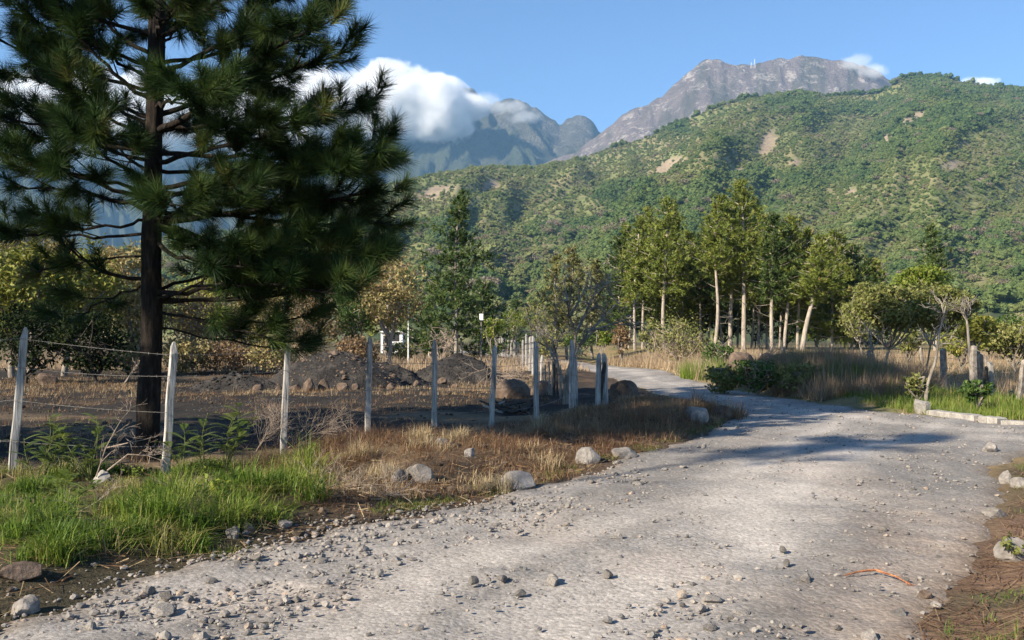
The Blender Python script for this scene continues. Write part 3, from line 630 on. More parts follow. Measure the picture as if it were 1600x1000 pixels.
# ------------------------------------------------------------------ fences
def postmat():
    m, t, out = newmat('whitewashed_wood'); p = nd(t, 'ShaderNodeBsdfPrincipled'); p.inputs['Roughness'].default_value = 0.9; p.inputs['Specular IOR Level'].default_value = 0.2
    tc = nd(t, 'ShaderNodeTexCoord'); mp_ = nd(t, 'ShaderNodeMapping'); mp_.inputs['Scale'].default_value = (30, 30, 2.2); t.links.new(tc.outputs['Object'], mp_.inputs[0])
    oi = nd(t, 'ShaderNodeObjectInfo'); ad = nd(t, 'ShaderNodeVectorMath', operation='ADD'); t.links.new(mp_.outputs[0], ad.inputs[0]); sc_ = nd(t, 'ShaderNodeMath', operation='MULTIPLY'); sc_.inputs[1].default_value = 90; t.links.new(oi.outputs['Random'], sc_.inputs[0]); t.links.new(sc_.outputs[0], ad.inputs[1])
    f = noise(t, 1.0, 5, 0.7, vec=ad.outputs[0])
    c = ramp(t, f, [(0.32, (0.07, 0.062, 0.055)), (0.43, (0.24, 0.225, 0.205)), (0.55, (0.42, 0.40, 0.37)), (0.75, (0.54, 0.52, 0.485))])
    t.links.new(c, p.inputs['Base Color']); b = bump(t, f, .7, .012); t.links.new(b.outputs[0], p.inputs['Normal']); t.links.new(p.outputs[0], out.inputs[0]); return m
M_POST = postmat()
M_OLDPOST = surf('weathered_wood', [(0.3, (0.13, 0.105, 0.085)), (0.5, (0.24, 0.205, 0.17)), (0.7, (0.36, 0.32, 0.27))], 9, bstr=.6, bdist=.012, bscale=50)
M_DARKWOOD = surf('dark_wood', [(0.3, (0.03, 0.026, 0.022)), (0.6, (0.07, 0.06, 0.05))], 9, bstr=.6, bdist=.012, bscale=50)
M_WIRE = surf('barbed_wire', [(0.3, (0.11, 0.10, 0.09)), (0.6, (0.20, 0.19, 0.175))], 20, rough=.5)
def post_geo(base, top, w, rot, seed, tip=.13, sides=4):
    """Hand-split square post, bevelled corners, hewn to a point."""
    r = np.random.default_rng(seed); base = np.asarray(base, float); top = np.asarray(top, float); n = 9; Lh = top[2]-base[2]
    an = rot+np.repeat(np.arange(4)*np.pi/2, 2)+np.tile([-.10, .10], 4)+np.pi/4
    rings = []
    ts = np.concatenate([[-.12/Lh], np.linspace(0, 1-tip/Lh, n-3), [1-tip/Lh*.35, 1]])
    for k, t in enumerate(ts):
        c = base+(top-base)*t+np.r_[r.normal(0, .004, 2), 0]
        s = w*.58*(1-.12*max(t, 0)) * (1 if t <= 1-tip/Lh+1e-6 else (.74 if k == len(ts)-2 else .40))
        rr = s*(1+r.normal(0, .025, 8)); rings.append(np.c_[c[0]+np.cos(an)*rr, c[1]+np.sin(an)*rr, np.full(8, c[2])+(r.normal(0, .006, 8) if 0 < t < 1 else 0)])
    V = np.concatenate(rings+[[top+[0, 0, .01]]]); g = Geo(); m = len(rings); i = np.arange(m-1)[:, None]*8; k = np.arange(8)[None]
    g.add(V, np.stack([i+k, i+(k+1) % 8, i+8+(k+1) % 8, i+8+k], -1).reshape(-1, 4)); kk = np.arange(8)
    g.F.append(np.c_[(m-1)*8+kk, (m-1)*8+(kk+1) % 8, np.full(8, m*8)]); return g
def wire_geo(pts, rad, rng, sag=.02, barb=.11):
    g = Geo(); pts = [np.asarray(p, float) for p in pts]; line = []
    for a, b in zip(pts[:-1], pts[1:]):
        t = np.linspace(0, 1, 10, endpoint=False)[:, None]; s = a+(b-a)*t; s[:, 2] -= sag*4*(t*(1-t))[:, 0]*np.linalg.norm(b-a)/2*rng.uniform(.4, 1.6); line.append(s)
    line = np.concatenate(line+[[pts[-1]]]); g.add(*tube(line, rad, 4))
    L_ = np.concatenate([[0], np.cumsum(np.linalg.norm(np.diff(line, axis=0), axis=1))])
    if barb:
        for s in np.arange(.05, L_[-1], barb):
            p = np.array([np.interp(s, L_, line[:, k]) for k in range(3)]); e = rng.normal(0, 1, 3); e = unit(e)*.017
            g.add(*tube([p-e, p+e], rad*.8, 3)); e2 = unit(np.cross(e, rng.normal(size=3)))*.017; g.add(*tube([p-e2, p+e2], rad*.8, 3))
    return g
rng = np.random.default_rng(33)
NEARP = [(20,738,39,512,11.5,.105,.5),(258,745,272,535,11.2,.098,.55),(443,718,449,536,12.8,.090,.4),(574,684,578,526,14.1,.088,.35),(679,664,679,532,15.5,.086,.4),(767,668,773,540,17.0,.090,.5),(838,656,837,534,18.5,.095,.45),(893,637,893,531,21.5,.105,.35),(900,632,899,558,22.6,.085,.5),(934,641,936,552,21.6,.115,.3),(946,640,944,552,21.9,.115,.6)]
fence = empty('wire_fence', (-4.0, 11.2, 0)); tops = []
off = [(-10.2, 12.6), (-8.0, 12.1)]
for k, (x, y) in enumerate(off):                                               # the fence runs on out of the frame
    b = np.array([x, y, g1(x, y)]); t_ = b+[.08, 0, 1.6]; post_geo(b, t_, .1, .5, 70+k).build('fence_post', M_POST, fence); tops.append((b, t_))
for k, (bx, by, tx, ty, d, w, rot) in enumerate(NEARP):
    x = (bx-800)/FOC*d; b = np.array([x, d, g1(x, d)]); t_ = at(tx, ty, d+rng.normal(0, .05))
    post_geo(b, t_, w, rot, 80+k).build('fence_post', M_POST, fence)
    if k not in (8, 9): tops.append((b, t_))
b = np.array([(944-800)/FOC*21.75, 21.75, 0]); o = post_geo(b+[-.14, -.05, 0], at(945, 565, 21.8), .10, .2, 99).build('fence_post', M_DARKWOOD, fence); o['label'] = 'dark charred brace leaning between two pale posts'
for hfr in (.23, .50, .74, .93):
    wire_geo([b+(t_-b)*min(hfr+rng.normal(0, .012), .97)+np.array([-.02, -.075, 0]) for b, t_ in tops], .0027, rng).build('barbed_wire', M_WIRE, fence)
tag(fence, 'barbed wire fence of whitewashed pointed posts along the left verge', 'fence')
# the same fence turning away along the far road: pale posts crowded by distance
FARP = [(846,600,847,555,34,.10),(833,587,833,524,41,.12),(828,576,828,526,46,.11),(823,575,822,522,49,.11),(817,574,817,531,51,.11),(809,556,809,534,72,.10),(804,556,804,532,75,.12),(799,556,799,532,79,.10),(794,553,794,520,84,.11),(789,552,788,524,87,.10),(785,552,785,525,92,.10),(781,550,781,524,96,.10),(775,541,774,527,100,.12),(722,541,720,526,78,.18)]
ff = empty('wire_fence', (1.0, 40, 0)); tops = []
for k, (bx, by, tx, ty, d, w) in enumerate(FARP):
    x = (bx-800)/FOC*d; b = np.array([x, d, g1(x, d)-.05]); t_ = at(tx, ty, d); post_geo(b, t_, max(w, d*.0021), .3, 120+k).build('fence_post', M_POST, ff)
    if k < 13: tops.append((b, t_))
for hfr in (.35, .6, .85): wire_geo([b+(t_-b)*hfr for b, t_ in tops], .005, rng, barb=0).build('wire', M_WIRE, ff)
tag(ff, 'row of sunlit white posts receding beside the far road', 'fence')
# fine dry stakes between the bend and the dark tree
sf = empty('stake_fence', ((868-800)/FOC*27, 27, 0))
for k, (px, top, base, d) in enumerate(((853,570,612,27.5),(858,566,614,27),(862,568,616,26.8),(866,565,618,26.5),(871,572,620,26),(876,570,622,25.5),(848,572,606,29))):
    x = (px-800)/FOC*d; post_geo([x, d, g1(x, d)], at(px+rng.normal(0, 1), top, d), .05+.02*(k == 3), .4, 150+k, tip=.05).build('stake', M_DARKWOOD if k in (3, 4) else M_OLDPOST, sf)
tag(sf, 'short row of thin old stakes left of the bare forked tree', 'fence')
# old posts of the field fence right of the road
rf = empty('field_fence', ((1474-800)/FOC*26, 26, 0)); tops = []
for k, (px, top, d, w, lean) in enumerate(((1224,542,33,.13,0),(1190,552,34,.12,0),(1293,545,31.5,.14,0),(1420-62,547,30,.12,0),(1474,545,26.5,.16,0),(1592,562,23.5,.12,.01),(1660,560,22.5,.13,0),(1740,556,21.5,.13,0))):
    x = (px-800)/FOC*d; b = np.array([x, d, g1(x, d)]); t_ = at(px+lean*800, top, d); post_geo(b, t_, w, .35, 170+k, tip=.03).build('fence_post', M_OLDPOST if k != 4 else M_OLDPOST, rf); tops.append((b, t_))
tops.sort(key=lambda q: q[0][0])
for hfr in (.55, .8): wire_geo([b+(t_-b)*hfr for b, t_ in tops], .004, rng, barb=0).build('wire', M_WIRE, rf)
tag(rf, 'old field fence of grey weathered posts in the tall dry grass', 'fence')
pb_ = empty('post_bundle', ((1530-800)/FOC*24, 24, g1((1530-800)/FOC*24, 24)))
for k, (bx, tx, top, d, w, m_) in enumerate(((1522,1521,540,24,.15,M_OLDPOST),(1528,1527,548,24.2,.13,M_OLDPOST),(1533,1532,552,24.3,.12,M_OLDPOST))):
    x = (bx-800)/FOC*d; post_geo([x, d, g1(x, d)-.1], at(tx, top, d), w, .2, 190+k, tip=.04).build('fence_post', m_, pb_)
tag(pb_, 'bundle of three thick grey corner posts standing close together', 'post')
pb_ = empty('post_bundle', ((1545-800)/FOC*24, 24, g1((1545-800)/FOC*24, 24)))
for k, (bx, tx, top, d, w, m_) in enumerate(((1549,1547,565,24,.13,M_PALE),(1543,1541,572,23.8,.09,M_DARKWOOD),(1546,1540,556,24.1,.07,M_OLDPOST),(1540,1538,580,23.9,.07,M_DARKWOOD))):
    x = (bx-800)/FOC*d; post_geo([x, d, g1(x, d)-.1], at(tx, top, d), w, .2, 195+k, tip=.04).build('fence_post', m_, pb_)
tag(pb_, 'cluster of short leaning stakes, two of them black, right of the corner posts', 'post')

# ------------------------------------------------------------------ soil mounds and small things in the field
M_MOUND = surf('dark_soil', [(0.3, (0.018, 0.0165, 0.015)), (0.5, (0.036, 0.032, 0.029)), (0.72, (0.080, 0.070, 0.058))], 2.2, bstr=1.0, bdist=.14, bscale=9)
def mound(px, d, rx_, ry_, h, label, seed):
    x0 = (px-800)/FOC*d; n = 72; u = np.linspace(-1.25, 1.25, n); A, Bm = np.meshgrid(u, u)
    r = np.hypot(A, Bm); x = x0+A*rx_; y = d+Bm*ry_
    prof = np.clip(1-r**1.7, -0.4, 1)
    z = h*.78*prof*(0.82+.36*fbm(A*2+seed, Bm*2, seed, 4))+(fbm(x*2.4, y*2.4, seed+1, 4)-.5)*.30*np.clip(1.1-r, 0, 1)+(fbm(x*7, y*7, seed+2, 3)-.5)*.16*np.clip(1.15-r, 0, 1)-.03+gz(x.ravel(), y.ravel()).reshape(x.shape)
    o = Geo().add(np.stack([x, y, z], -1).reshape(-1, 3), grid_faces(n, n)).build('soil_mound', M_MOUND, smooth=True); tag(o, label, 'soil mound')
    rr = np.random.default_rng(seed+9); ok = np.flatnonzero(r.ravel() < 1.02); pick = rr.choice(ok, 420); gc = Geo(); S_ = np.clip(rr.lognormal(math.log(.045), .5, 420), .015, .16)
    for q, s_ in zip(pick, S_):
        V, F = rock_vf(rr, (s_, s_*.8, s_*.65), 1, 6, .08, .6); gc.add(V+[x.ravel()[q], y.ravel()[q], z.ravel()[q]], F, rr.uniform())
    c = gc.build('clods', M_BROWN if seed == 3 else M_MOUND, o); c['kind'] = 'stuff'
    return o
mound(520, 32.5, 2.5, 1.9, 1.62, 'broad rounded mound of burnt dark soil left of the fence post', 3)
mound(716, 37, 2.1, 1.7, 1.30, 'smaller peaked mound of burnt soil in the middle of the field', 8)
mound(375, 31.5, 1.7, .9, .62, 'low long ridge of black soil behind the big pine', 12)
mound(596, 34, 1.8, 1.5, .9, 'low grey shoulder of soil right beside the broad mound', 15)
# heap of charred boards in the shade behind the sixth post
hp = empty('charred_heap', ((798-800)/FOC*21.5, 21.5, g1(0, 21.5))); r = np.random.default_rng(5)
for k in range(16):
    a = r.uniform(0, 3.14); c = np.array([r.normal(0, .32), 21.4+r.normal(0, .25), g1(0, 21.4)+.05+abs(r.normal(0, .10))]); v = np.array([math.cos(a), math.sin(a)*.6, r.normal(0, .25)])*r.uniform(.18, .42)
    Geo().add(*tube([c-v, c+v], [.03, .026], 5)).build('board', M_DARKWOOD if k > 2 else M_PALE, hp)
tag(hp, 'heap of charred boards with pale splinters before the dome-shaped boulder', 'debris')
# white house wall corner glimpsed behind the drying tree, with a pole
M_WHITE = surf('white_paint', [(0.3, (0.62, 0.62, 0.60)), (0.7, (0.78, 0.78, 0.76))], 2, bstr=.1)
M_DARK = surf('dark_opening', [(0.3, (0.02, 0.02, 0.02)), (0.7, (0.04, 0.04, 0.045))], 2)
def box(g, c, s, rz=0, tint=.5):
    V = np.array([(a, b, e) for e in (-1, 1) for a, b in ((-1,-1),(1,-1),(1,1),(-1,1))], float)*np.asarray(s)/2; co, si = math.cos(rz), math.sin(rz)
    V = np.c_[V[:, 0]*co-V[:, 1]*si, V[:, 0]*si+V[:, 1]*co, V[:, 2]]+np.asarray(c); return g.add(V, [[0,3,2,1],[4,5,6,7],[0,1,5,4],[1,2,6,5],[2,3,7,6],[3,0,4,7]], tint)
d = 112; e = empty('shed', ((612-800)/FOC*d, d, 0)); s = d/FOC; c0 = at(612, 530, d)
box(Geo(), [c0[0], d+1.2, 1.15], (34*s, 2.4, 2.5)).build('wall', M_WHITE, e)
box(Geo(), [c0[0], d+1.15, 2.49], (38*s, 2.9, .18)).build('roof', M_WHITE, e)
box(Geo(), [c0[0]+.45, d-.01, 1.75], (.85, .04, .8)).build('window', M_DARK, e); box(Geo(), [c0[0]-.65, d-.01, 1.0], (.7, .04, 2.0)).build('door', M_DARK, e)
tag(e, 'low white shed partly hidden behind the drying tree', 'shed')
for px, top, d, lab, bx in ((752, 494, 60, 'thin pole carrying a white meter box near the green conifers', 1), (638, 478, 58, 'thin white pole beside the drying tree', 0)):
    b = np.array([(px-800)/FOC*d, d, 0.0]); t_ = at(px, top, d); e = empty('utility_pole', b)
    Geo().add(*tube([b-[0,0,.2], t_], [.05, .04], 8)).build('pole', M_OLDPOST if bx else M_WHITE, e)
    if bx:
        box(Geo(), t_+[0, 0, -.05], (.24, .2, .40)).build('meter_box', M_WHITE, e)
    else: box(Geo(), t_+[.05, 0, .05], (.34, .18, .12), .3).build('lamp_head', M_WHITE, e)
    tag(e, lab, 'pole')
# ------------------------------------------------------------------ trees
def barkmat(name, a, b, c, sc=9, bd=.03):
    m, t, out = newmat(name); p = nd(t, 'ShaderNodeBsdfPrincipled'); p.inputs['Roughness'].default_value = 0.95; p.inputs['Specular IOR Level'].default_value = 0.15
    tc = nd(t, 'ShaderNodeTexCoord'); mp_ = nd(t, 'ShaderNodeMapping'); mp_.inputs['Scale'].default_value = (sc, sc, sc*.22); t.links.new(tc.outputs['Object'], mp_.inputs[0])
    f = noise(t, 1.6, 6, .68, vec=mp_.outputs[0]); cc = ramp(t, f, [(0.32, a), (0.5, b), (0.7, c)]); t.links.new(cc, p.inputs['Base Color'])
    bm_ = bump(t, f, 1.0, bd); t.links.new(bm_.outputs[0], p.inputs['Normal']); t.links.new(p.outputs[0], out.inputs[0]); return m
M_PBARK = barkmat('pine_bark', (0.009, 0.008, 0.007), (0.024, 0.019, 0.015), (0.050, 0.040, 0.032), 12, .05)
M_PALEBARK = barkmat('pale_bark', (0.17, 0.14, 0.115), (0.32, 0.27, 0.22), (0.46, 0.40, 0.33), 5, .03)
M_GREYBARK = barkmat('grey_bark', (0.10, 0.085, 0.07), (0.22, 0.19, 0.155), (0.36, 0.32, 0.27), 6, .02)
M_DARKBARK = barkmat('dark_bark', (0.02, 0.018, 0.015), (0.06, 0.05, 0.042), (0.11, 0.095, 0.08), 9, .02)
M_TWIG = barkmat('dry_twig', (0.16, 0.12, 0.09), (0.28, 0.22, 0.17), (0.38, 0.31, 0.25), 20, .004)
M_NEEDLE = leafmat('long_needles', [(0, (0.012, 0.028, 0.010)), (0.5, (0.032, 0.062, 0.015)), (0.85, (0.085, 0.115, 0.024)), (1, (0.15, 0.10, 0.035))], .18, .5, spec=.15)
M_PINE = leafmat('pine_foliage', [(0, (0.075, 0.105, 0.020)), (0.5, (0.155, 0.19, 0.032)), (0.85, (0.23, 0.25, 0.045)), (1, (0.27, 0.21, 0.07))], .25)
M_DPINE = leafmat('dark_pine_foliage', [(0, (0.034, 0.066, 0.018)), (0.6, (0.075, 0.115, 0.028)), (1, (0.14, 0.165, 0.036))], .25)
M_FEATH = leafmat('feathery_foliage', [(0, (0.11, 0.115, 0.036)), (0.6, (0.19, 0.185, 0.065)), (1, (0.27, 0.23, 0.10))], .25)
M_YELLOW = leafmat('drying_leaves', [(0, (0.13, 0.12, 0.036)), (0.4, (0.28, 0.235, 0.09)), (0.8, (0.42, 0.34, 0.165)), (1, (0.33, 0.21, 0.10))], .3)
M_YG = leafmat('yellow_green_leaves', [(0, (0.11, 0.13, 0.022)), (0.5, (0.26, 0.265, 0.045)), (1, (0.42, 0.36, 0.09))], .35)
M_GREEN = leafmat('green_leaves', [(0, (0.030, 0.065, 0.014)), (0.5, (0.062, 0.115, 0.022)), (1, (0.12, 0.165, 0.034))], .3)
M_BRIGHT = leafmat('bright_green_leaves', [(0, (0.09, 0.14, 0.018)), (0.6, (0.19, 0.235, 0.030)), (1, (0.28, 0.27, 0.05))], .35)
M_SHADE_GREEN = leafmat('shade_darkened_leaves', [(0, (0.009, 0.016, 0.006)), (0.6, (0.020, 0.032, 0.010)), (1, (0.048, 0.056, 0.018))], .15, .8, spec=.08)  # green lowered so the leaf colour itself carries the shade of surrounding trees
M_OLIVE = leafmat('olive_leaves', [(0, (0.095, 0.11, 0.028)), (0.5, (0.19, 0.20, 0.052)), (1, (0.29, 0.265, 0.10))], .3)
M_RUST = leafmat('rusty_dead_leaves', [(0, (0.15, 0.095, 0.048)), (0.6, (0.25, 0.165, 0.085)), (1, (0.36, 0.265, 0.15))], .3)

def sway(a, b, rng, n=7, amp=.06):
    a = np.asarray(a, float); b = np.asarray(b, float); t = np.linspace(0, 1, n)[:, None]; L_ = np.linalg.norm(b-a)
    k = rng.normal(0, amp*L_, (2, 3)); k[:, 2] *= .4
    return a+(b-a)*t+k[0]*np.sin(t*np.pi)+k[1]*np.sin(t*2*np.pi)*.5
def tuft(G_, tips, dirs, length, nn, w, rng, spread=.9, back=.35, tintv=None, fall=0.10):
    """Bottle-brush tufts of thin needles round the last stretch of each shoot."""
    m = len(tips); tips = np.repeat(np.asarray(tips, float), nn, 0); dirs = np.repeat(unit(dirs), nn, 0); n = len(tips)
    s = rng.uniform(0, 1, n); base = tips-dirs*(s*back)[:, None]
    rad = unit(np.cross(dirs, rng.normal(size=(n, 3)))); f = rng.uniform(.25, 1, n)[:, None]*spread
    D = unit(dirs*(1.05-.55*s[:, None])+rad*f); ln = length*rng.uniform(.7, 1.1, n)[:, None]
    side = unit(np.cross(D, rng.normal(size=(n, 3))))*w*.5; tip = base+D*ln; tip[:, 2] -= fall*ln[:, 0]
    V = np.stack([base-side, base+side, tip], 1).reshape(-1, 3)
    tv = np.repeat(rng.uniform(0.1, .75, m) if tintv is None else tintv, nn)+rng.normal(0, .10, n)
    G_.add(V, np.arange(3*n).reshape(-1, 3), np.repeat(np.clip(tv, 0, 1), 3))

def big_pine(x, y, label, limbs, seed, trunk, dens=1.0, nn=165, name='pine_tree', nw=.0056):
    """Near long-needled pine: trunk, each main limb with its side shoots, needles of the crown."""
    rng = np.random.default_rng(seed); z0 = g1(x, y); e = empty(name, (x, y, z0))
    P = np.array([p for p, r in trunk]); r_ = np.array([r for p, r in trunk])
    t = np.linspace(0, 1, 30); src = np.linspace(0, 1, len(P)); PP = np.stack([np.interp(t, src, P[:, k]) for k in range(3)], 1); RR = np.interp(t, src, r_)
    V, F = tube(PP, RR, 18); V += (fbm(V[:, 0]*9+V[:, 1]*7, V[:, 2]*3, seed, 3)-.5)[:, None]*.05*unit(np.c_[V[:, :2]-[x, y], np.zeros(len(V))])
    Geo().add(V, F).build('trunk', M_PBARK, e, smooth=True)
    tips, dirs, tt = [], [], []
    for (a, mid, b, r0, dens_l) in limbs:
        g = Geo(); a, mid, b = map(np.asarray, (a, mid, b)); C = bez(a, mid, b, 12); C[1:-1] += rng.normal(0, .02, (10, 3)); L_ = np.linalg.norm(np.diff(C, axis=0), axis=1).sum()
        g.add(*tube(C, np.linspace(r0, .012, 12), 6))
        T = unit(np.gradient(C, axis=0)); ns = max(3, int(L_*4.2*dens*dens_l)); out = unit(np.r_[(b-a)[:2], 0])
        tips.append(C[-1]); dirs.append(T[-1]+[0, 0, .15]); tt.append(rng.uniform(.3, .8))
        for k in range(ns):
            s = .26+.72*(k+rng.uniform())/ns; q = s*11; i = int(q); p = C[i]+(C[min(i+1, 11)]-C[i])*(q-i)
            sd_ = 1 if k % 2 else -1; lat = unit(np.cross(T[i], [0, 0, 1]))*sd_; dv = unit(T[i]*.75+lat*rng.uniform(.4, 1.0)+np.array([0, 0, rng.uniform(-.12, .65)]))
            ln = rng.uniform(.35, .85)*(1.15-.55*s)*min(1, L_/2+.3); m_ = p+dv*ln*.5+[0, 0, -.03]; q2 = p+dv*ln+[0, 0, .08*ln]
            c2 = bez(p, m_, q2, 4); g.add(*tube(c2, np.linspace(r0*.28+.004, .007, 4), 3)); tips.append(c2[-1]); dirs.append(unit(c2[-1]-c2[-2])+[0, 0, .25]); tt.append(rng.uniform(.1, .8))
            for j in range(rng.integers(1, 3)):
                s2 = rng.uniform(.35, .85); p3 = p+(q2-p)*s2; d3 = unit(dv+rng.normal(0, .55, 3)+[0, 0, .2]); l3 = rng.uniform(.16, .36); p4 = p3+d3*l3
                g.add(*tube([p3, p4], [.007, .005], 3)); tips.append(p4); dirs.append(d3+[0, 0, .2]); tt.append(rng.uniform(.1, .8))
        g.build('limb', M_PBARK, e, smooth=True)
    g = Geo(); tips = np.array(tips); dirs = np.array(dirs); tt = np.array(tt); tt = np.where(rng.uniform(size=len(tt)) < .04, 1.0, tt)
    tuft(g, tips, dirs, .29, nn, nw, rng, spread=1.25, back=.24, tintv=tt*.85)
    g.build('crown', M_NEEDLE, e); tag(e, label, 'pine tree'); return e, len(tips)
# the near pine: D metres away; limb ends read off the photograph, each with its own depth offset
D = 13.0; PX = (230-800)/FOC*D
def pt(px, py, dy=0.0): return at(px, py, D+dy)
zg = g1(PX, D)
trunk = [((PX-.02, D, zg-.15), .215), ((PX, D, zg+.25), .168), (tuple(at(236, 560, D)), .145), (tuple(at(237, 400, D)), .132), (tuple(at(241, 200, D)), .115), (tuple(at(246, 0, D)), .105), (tuple(at(248, -200, D)), .07), (tuple(at(250, -420, D)), .025)]
tx = lambda py: 237+(400-py)*.022
rl = np.random.default_rng(4)
LIMB = [  # (start row on trunk, mid px, mid py, end px, end py, depth offset, radius, density)
 (462,340,452,470,428,-.6,.050,1.0),(470,400,480,560,425,.5,.040,1.1),(486,330,500,445,535,-.3,.022,.55),(505,330,540,480,545,.8,.020,.4),
 (372,310,440,420,405,-1.4,.04,1.2),(352,360,400,520,380,1.3,.045,1.1),(350,400,330,595,300,-.2,.055,1.3),(345,330,330,380,300,-1.6,.04,1.0),
 (300,420,300,612,215,.3,.05,1.2),(295,400,270,560,270,-1.2,.045,1.2),(265,360,270,500,330,1.6,.04,1.1),(255,350,230,480,190,-1.5,.045,1.2),
 (215,320,165,420,110,-.4,.07,1.2),(205,420,190,585,165,.9,.05,1.2),(180,350,150,540,80,.2,.05,1.3),(150,360,120,500,40,-1.0,.045,1.2),
 (120,340,80,470,-30,.8,.05,1.2),(100,380,90,530,10,1.4,.04,1.1),(60,330,20,440,-80,-.9,.045,1.2),(20,340,-20,520,-70,.3,.045,1.2),(-30,320,-90,430,-180,.2,.04,1.2),
 (330,470,350,610,350,.7,.045,1.2),(348,450,420,590,395,-.5,.045,1.2),(464,330,400,500,450,1.6,.035,1.0),(240,460,250,590,245,-.9,.045,1.1),
 (438,140,432,92,372,-.5,.042,.5),(446,170,460,120,500,.9,.018,.35),(330,150,300,20,290,.6,.045,.6),(312,140,285,0,238,-.7,.045,.7),(345,150,350,10,372,-.3,.03,.6),
 (365,120,380,-20,350,1.0,.03,.5),(400,150,400,40,430,.4,.022,.4),(250,150,240,30,150,.9,.04,.8),(230,120,210,-40,170,-.6,.04,.8),(200,160,160,60,60,.2,.045,.8),
 (160,150,110,90,0,-.8,.045,.8),(140,120,120,-30,50,.7,.04,.8),(90,150,40,70,-60,.5,.04,.9),(60,140,30,0,-40,-.9,.04,.9),(20,150,-30,60,-120,.1,.04,1.0),(280,170,262,110,200,-1.8,.035,.8),(270,190,250,150,180,1.8,.035,.8),
 (-60,330,-140,400,-260,-.3,.035,1.2),(-80,180,-160,90,-250,.4,.035,1.2),(-120,270,-200,330,-330,.8,.03,1.2),(-140,220,-230,170,-350,-.5,.03,1.2),
 (185,130,150,20,110,-.2,.04,1.0),(235,110,215,10,215,.3,.04,.9),(300,120,270,70,265,-1.2,.035,.9),(130,160,90,120,30,1.4,.035,.9),(110,150,70,20,20,-.3,.04,.9),(215,160,190,100,130,-1.3,.035,.9),
 (461,400,490,590,425,.2,.035,1.0),(466,350,425,545,462,-1.3,.03,.9),(484,360,520,505,488,.9,.022,.7),(352,430,440,605,392,1.2,.035,1.0),
 (310,260,300,285,330,-2.0,.03,1.0),(170,270,150,330,140,-2.1,.035,1.1),(60,250,30,280,0,-2.2,.035,1.1),(90,260,60,300,20,2.2,.035,1.1),(200,260,200,320,210,2.2,.035,1.0)]
limbs = []
for (py, mx, my, ex, ey, dy, r0, dn) in LIMB: limbs.append((pt(tx(py), py), pt(mx, my, dy*.5), pt(ex, ey, dy), r0*.8, dn*(1.25 if ex < 240 else 1.1)))
_, nt_ = big_pine(PX, D, 'large dark long-needled pine standing behind the fence on the left', limbs, 4, trunk, dens=1.0, nn=175, nw=.0073)
SUNX, SUNY = math.cos(R(SUN_AZ)), math.sin(R(SUN_AZ))
def casting(s, q, target=(PX, D)): return (target[0]-SUNX*s-SUNY*q, target[1]-SUNY*s+SUNX*q)
# more pines of the same row, left of the view: the light comes past them
for k, (x, y, H, lab) in enumerate(((*casting(8.8, 3.0), 14.0, 'tall pine of the same row just left of the large dark one'), (*casting(14, 2.6), 17.5, 'tallest pine at the left end of the row, nearest the sun'), (*casting(26, 0, (7.4, 27.6)), 22.0, 'pine standing deeper in the field, far left of the large dark one'), (*casting(29, 0, (9.4, 28.6)), 24.0, 'broad tall pine behind the leftmost ones'))):
    rk = np.random.default_rng(60+k); tr_ = [((x, y, g1(x, y)-.15), .25), ((x, y, .4), .19), ((x+.1, y, H*.4), .15), ((x+.15, y, H*.75), .09), ((x+.1, y, H), .02)]; lm = []
    for j in range(60):
        zmin = (2.6, 2.6, 10.0, 12.0)[k]; z = zmin+(H-zmin-.4)*(j+rk.uniform())/60; a = j*2.4+rk.normal(0, .3); rr = (3.2, 3.2, 5.2, 5.2)[k]*min(1, .55+(z-2)/4)*np.clip((H+.6-z)/(H*.4), .12, 1)*rk.uniform(.75, 1.1); el = rk.uniform(.05, .6)
        s = np.array([x+.1, y, z]); en = s+[math.cos(a)*rr, math.sin(a)*rr, rr*el]; lm.append((s, (s+en)/2+[0, 0, -.12*rr], en, .04, (.7, .7, 1.1, 1.0)[k]))
    big_pine(x, y, lab, lm, 62+k, tr_, dens=.95, nn=(42, 42, 30, 28)[k], nw=(.085, .085, .10, .10)[k])

